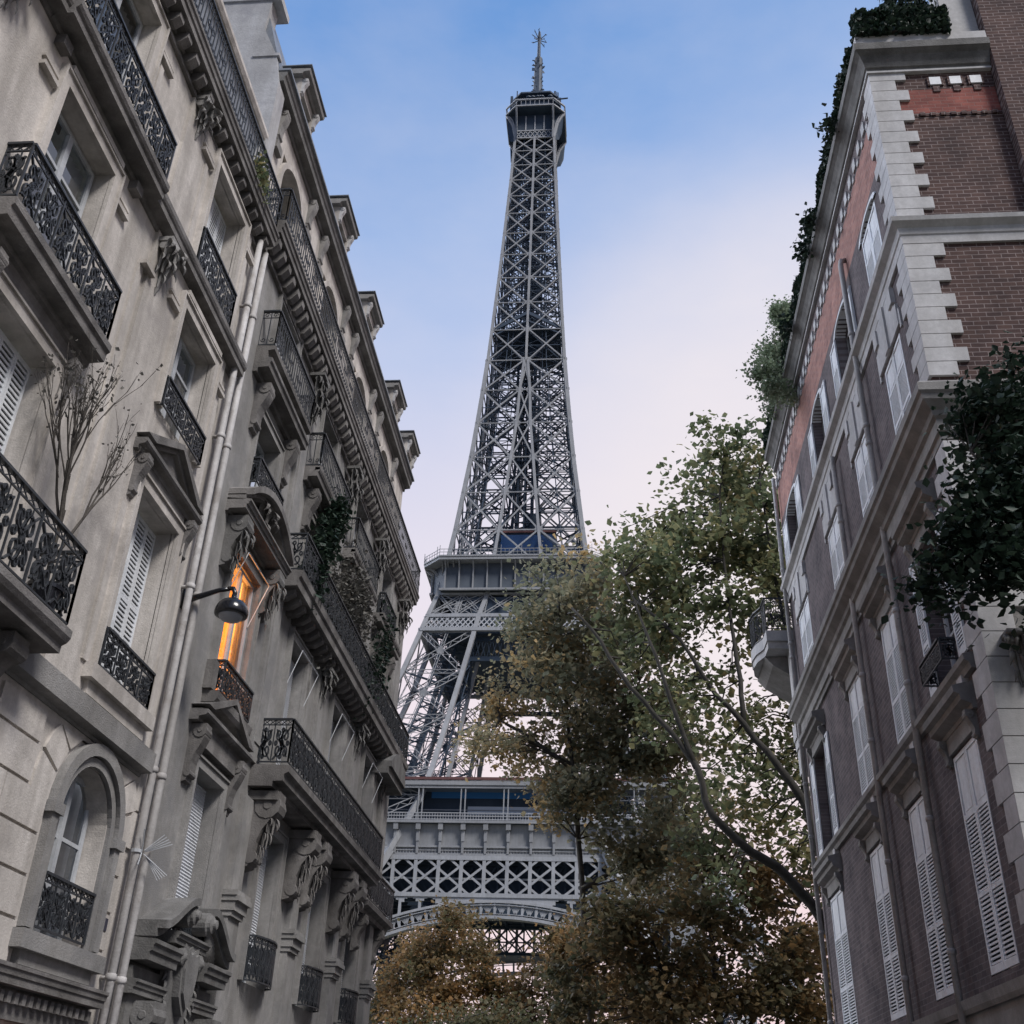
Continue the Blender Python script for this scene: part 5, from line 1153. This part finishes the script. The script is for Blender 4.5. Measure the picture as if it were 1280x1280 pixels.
tree('plane_tree','bronze-green plane tree turning colour, standing in front of the right half of the iron tower','tree',(-.5,43,0),
     [(T2,.15,.05),(T2b,.12,.03),(T2c,.13,.03),([(-1.1,42.3,10),(1.6,42.6,11.5),(3,43,13)],.1,.03)],
     [(LEFTC,3.2,.50,140,.17,'leaf_turning',(0,1)),(LEFTS,5,.36,100,.135,'leaf_turning',(.25,.9))],'bark_dark',group='plane trees in front of the tower')
tree('broadleaf_tree','dark brown-green tree filling the bottom right beneath the big plane limb','tree',(3.5,40,0),
     [([(3.5,40,0),(3.6,40,4),(3.4,40,8),(3.2,40,10)],.22,.04),([(3.6,40,4),(5.4,40,6.5),(6.4,40,9)],.1,.03),([(3.6,40,3.5),(2,40.5,6),(1.2,40,8.6)],.1,.03)],
     [(DARK,3.3,.48,150,.165,'leaf_brown',(0,1))],'bark_dark',group='trees at the end of the street')
AUT1 =[ (-8.7,60.5,11.9,1.2),(-10.1,61.5,10.8,1.7),(-8.0,62.5,10.8,1.7),(-11.6,63.5,9.6,1.8),(-9.0,61.0,9.0,2.1),(-7.0,62.0,9.1,1.7),(-11.8,63.0,7.6,1.9),(-9.2,60.5,7.0,2.1),(-6.5,61.5,7.2,1.9),(-5.3,62.5,8.2,1.3) ]
AUT2 =[ (-1.6,58.5,11.1,1.1),(-2.7,59.5,10.1,1.6),(-0.6,60.5,10.4,1.7),(-4.0,61.5,8.9,1.5),(-1.8,59.0,8.5,2.0),(0.2,60.0,8.7,1.8),(-3.5,61.0,7.2,1.6),(-1.0,58.5,6.8,2.2),(-5.0,59.5,6.5,1.6) ]
tree('broadleaf_tree','rusty brown autumn tree below the left half of the tower arch','tree',(-9,62,0),
     [([(-9,62,0),(-9,62,5),(-9.1,61.6,9),(-8.8,61,12)],.22,.03),([(-9,62,4),(-11,62.5,7),(-11.6,63,9.4)],.1,.03),([(-9,62,4.5),(-7.2,62,7.5),(-6.4,62,9)],.1,.03)],
     [(AUT1,3.6,.5,170,.165,'leaf_autumn',(.1,.95))],'bark_dark',group='trees at the end of the street')
tree('broadleaf_tree','rusty brown autumn tree below the right half of the tower arch','tree',(-1.8,60,0),
     [([(-1.8,60,0),(-1.8,60,5),(-1.7,59.6,8),(-1.6,59,11)],.2,.03),([(-1.8,60,4),(-4,61,7),(-4.2,61,8.8)],.1,.03),([(-1.8,60,4.5),(0,60,7.5),(.2,60,9)],.1,.03)],
     [(AUT2,3.6,.5,170,.165,'leaf_autumn',(.05,.95))],'bark_dark',group='trees at the end of the street')
tree('broadleaf_tree','low dark green tree at the bottom edge between the two rusty trees','tree',(-6,56,0),
     [([(-6,56,0),(-6,56,4),(-6,56,7)],.16,.03)],
     [([(-7.6,56,5.6,1.6),(-6,56.5,6.4,1.6),(-4.4,56,5.4,1.6),(-9.4,56,5,1.8),(-2.8,56.5,4.9,1.5)],4,.40,190,.15,'leaf_autumn',(0,.45))],'bark_dark',group='trees at the end of the street')
# evergreen standing against the brick corner
EV=[(4.1,11.0,7.75,0.17),(4.75,11.0,9.5,0.19),(3.75,11.1,6.95,0.14),(4.3,11.1,8.5,0.17),(5.0,11,10.1,0.17),(4.85,11.4,8.8,0.56),(5.2,11.6,9.7,0.77),(5.9,11.9,9.9,0.6),(4.5,11.2,8.0,0.52),(5.2,11.2,8.3,0.77),(3.95,11.2,7.5,0.34),(4.4,11.0,7.2,0.43),(5.4,11.0,7.4,0.69),(6.0,11.6,9.2,0.86),(3.55,11.1,7.25,0.19),(4.9,11.3,6.9,0.3)]
tree('evergreen_tree','near-black glossy evergreen tree crowding the brick corner at the right edge','tree',(6.1,11.3,0),
     [([(6.1,11.3,0),(6.1,11.3,4),(5.9,11.4,7),(5.8,11.8,10)],.14,.03),([(6.0,11.3,5.5),(5.0,11.3,7.2),(3.8,11.2,7.5)],.06,.015),([(6,11.3,6),(5,11.4,8),(4.4,11.3,9)],.06,.015)],
     [(EV,60,.17,80,.075,'leaf_evergreen',(0,1))],'bark_dark',tw=.012,frac=.6)
# rooftop: feathery tree, hedge, ivy
POPB =[ (4.75,22.5,20.9,0.3),(5.0,23.5,21.0,0.5),(4.7,24.5,21.1,0.5),(5.5,25.5,21.6,0.6),(4.3,23.0,19.3,0.4),(4.8,24.0,19.8,0.7),(5.1,25.0,19.7,0.6),(4.3,22.6,18.5,0.35),(5.3,23.5,21.5,0.35),(5.0,24,22.3,.3),(4.45,23.6,20.4,.4),(4.6,23.2,18.7,.4),(5.0,23.9,21.8,.35) ]
tree('rooftop_tree','feathery grey-green tree spilling over the roof edge of the brick building','tree',(5.6,24,19.56),
     [([(5.6,24,19.56),(5.3,24,20.4),(5.1,24,21.4),(5.05,24,22.4)],.05,.015),([(5.5,24,19.7),(4.9,23.8,20),(4.3,23.2,19.2)],.03,.01)],
     [(POPB,60,.14,75,.065,'leaf_silver',(0,1))],'bark_dark',tw=.01)
def ivy(name,label,cat,P,size,m,loc,sub='leaves'):
    t=thing(name,label,cat,loc); leaf_mesh(sub,P,size,m,t,rng.random(len(P)),.3,.2); return t
n=5200; u=rng.random(n); P=np.stack([4.80+rng.random(n)*1.72,13.36+rng.random(n)*.34,19.82+rng.random(n)**1.1*.62+rng.normal(size=n)*.04],1)
h=ivy('hedge','clipped dark hedge on the corner terrace of the brick building','hedge',P,.085,'leaf_evergreen',(5.6,13.5,19.82))
b=MB(); b.box(4.86,6.46,13.42,13.62,19.83,20.3); b.build('hedge_core','bark_dark',h)
n=700; P=np.stack([5.5+rng.random(n)*.9,13.5+rng.random(n)*.5,20.35+rng.random(n)*1.0],1)
t=ivy('potted_shrub','ragged shrub rising above the clipped corner hedge','shrub',P,.10,'leaf_evergreen',(5.9,13.7,19.6)); b=MB(); b.tube([(5.9,13.75,19.6),(5.9,13.75,20.9)],.02,5); b.lathe((5.9,13.75,19.57),[(.16,0),(.22,.4),(.2,.4)],10); b.build('pot','terracotta',t)
n=16000; yy=13.7+rng.random(n)*13.6; bump=.16*np.sin(yy*3.1)+.14*np.sin(yy*7.7+1)+.1*np.sin(yy*1.3)
P=np.stack([4.70+rng.random(n)*.34-.06*rng.random(n)*bump,yy,19.62+rng.random(n)*(.38+bump*.8).clip(.1,1)],1)
ex=[]
for yc in (15.3,17.9,18.7,21.5): 
    k=120; ex.append(np.stack([4.55+rng.normal(size=k)*.09,yc+rng.normal(size=k)*.14,19.5+rng.normal(size=k)*.14],1))
P=np.concatenate([P]+ex)
iv=ivy('trailing_ivy','ragged ivy trailing along the roof edge of the brick building','ivy',P,.085,'leaf_evergreen',(4.8,20,19.6))
b=MB(); b.box(4.78,5.0,13.75,27.3,19.58,19.78); b.build('planter_trough','zinc',iv)
# balcony plants on the left
def bare_shrub():
    t=thing('bare_shrub','leafless twiggy shrub in a pot on the near left balcony','shrub',(-5.62,9.33,5.97)); b=MB(); rr=random.Random(21); tips=[]
    def grow(p,d,r,l,lv):
        q=p+d*l; m=(p+q)/2+Vector([rr.uniform(-.03,.03) for _ in range(3)])*l; b.tube([p,m,q],[r,r*.85,r*.7],5,False)
        if lv==0: tips.append(q); return
        for k in range(3 if lv>2 else 2):
            e=(d+Vector((rr.uniform(-.35,.35),rr.uniform(-.55,.55),rr.uniform(.05,.5)))*.75).normalized(); grow(p.lerp(q,rr.uniform(.55,1)),e,r*.62,l*rr.uniform(.62,.85),lv-1)
        if lv<4: tips.append(q)
    grow(Vector((-5.62,9.33,6.2)),Vector((0,-.05,1)),.028,.95,5); grow(Vector((-5.6,9.36,6.7)),Vector((.05,.40,.9)).normalized(),.02,.75,4); grow(Vector((-5.62,9.3,6.75)),Vector((.0,-.12,1)).normalized(),.018,.8,3)
    b.build('branches','bark_dark',t)
    P=[]; 
    for q in tips:
        for _ in range(2): P.append(tuple(q+Vector([rr.uniform(-.06,.06) for _ in range(3)])))
    P=[p for i,p in enumerate(P) if i%2==0]
    leaf_mesh('dry_leaves',np.array(P),.034,'leaf_dry',t,rng.random(len(P)))
    b=MB(); b.lathe((-5.62,9.33,5.975),[(.12,0),(.17,.26),(.19,.26),(.19,.3),(.15,.3)],12); b.build('pot','lamp_black',t)
bare_shrub()
def climber(name,label,cat,loc,pts,n,sp,size,m):
    t=thing(name,label,cat,loc); b=MB(); b.tube(pts,.02,5); b.build('stem','bark_dark',t); A=np.array(pts); i=rng.integers(0,len(pts)-1,n); f=rng.random(n)[:,None]
    P=A[i]*(1-f)+A[i+1]*f+rng.normal(size=(n,3))*np.array(sp); leaf_mesh('leaves',P,size,m,t,rng.random(n)); return t
climber('balcony_conifer','dark slender evergreen rising from the middle balcony of the far left building','plant',(-5.7,18.3,10.56),[(-5.7,18.3,10.56),(-5.68,18.5,11.3),(-5.66,18.9,12.2),(-5.6,19.4,13.1)],3600,(.10,.16,.2),.085,'leaf_evergreen')
climber('balcony_creeper','grey-green creeper spreading up the wall above the middle balcony','plant',(-5.75,20.3,10.56),[(-5.75,20.3,10.56),(-5.85,20.9,11.6),(-5.85,21.6,12.4),(-5.7,22.3,12.7),(-5.75,23.1,12.2)],2600,(.06,.45,.35),.075,'leaf_dry')
climber('balcony_creeper','straggly creeper with bare arching stems at the third bay of the far left building','plant',(-5.7,23.3,10.56),[(-5.7,23.3,10.56),(-5.6,23.8,11.1),(-5.6,24.6,11.7),(-5.65,25.2,12.4),(-5.7,25.6,13.3)],900,(.08,.35,.3),.07,'leaf_evergreen')
climber('railing_plant','small green pot plant caught in the top railing of the near left building','plant',(-5.75,12.5,15.35),[(-5.75,12.4,15.36),(-5.74,12.5,15.7)],260,(.06,.16,.14),.07,'leaf_plane')
# ================================================================ STREET LAMP
SL=thing('street_lamp','black dome street lamp on a short arm bracketed beside the drainpipes','lamp',(-5.98,13.46,8.15))
b=MB(); b.tube([(-5.99,13.46,8.12),(-5.75,13.46,8.20),(-5.5,13.46,8.285),(-5.36,13.46,8.30)],[.05,.042,.034,.03],8); b.tube([(-5.38,13.46,8.31),(-5.30,13.46,8.31),(-5.27,13.46,8.24),(-5.27,13.46,8.16)],.034,8); b.box(-6.0,-5.97,13.38,13.54,7.98,8.28); b.build('arm','lamp_black',SL,True)
b=MB(); b.lathe((-5.27,13.46,7.90),[(.205,-.02),(.23,-.01),(.236,.02),(.23,.07),(.21,.13),(.168,.185),(.11,.22),(.055,.235),(.04,.26),(.04,.30)],24); b.build('lamp_hood','lamp_black',SL,True)
b=MB(); b.lathe((-5.27,13.46,7.88),[(.0,-.09),(.07,-.085),(.13,-.06),(.165,-.02),(.175,.0)][::1],20); b.build('lamp_bowl','lamp_glass',SL,True)
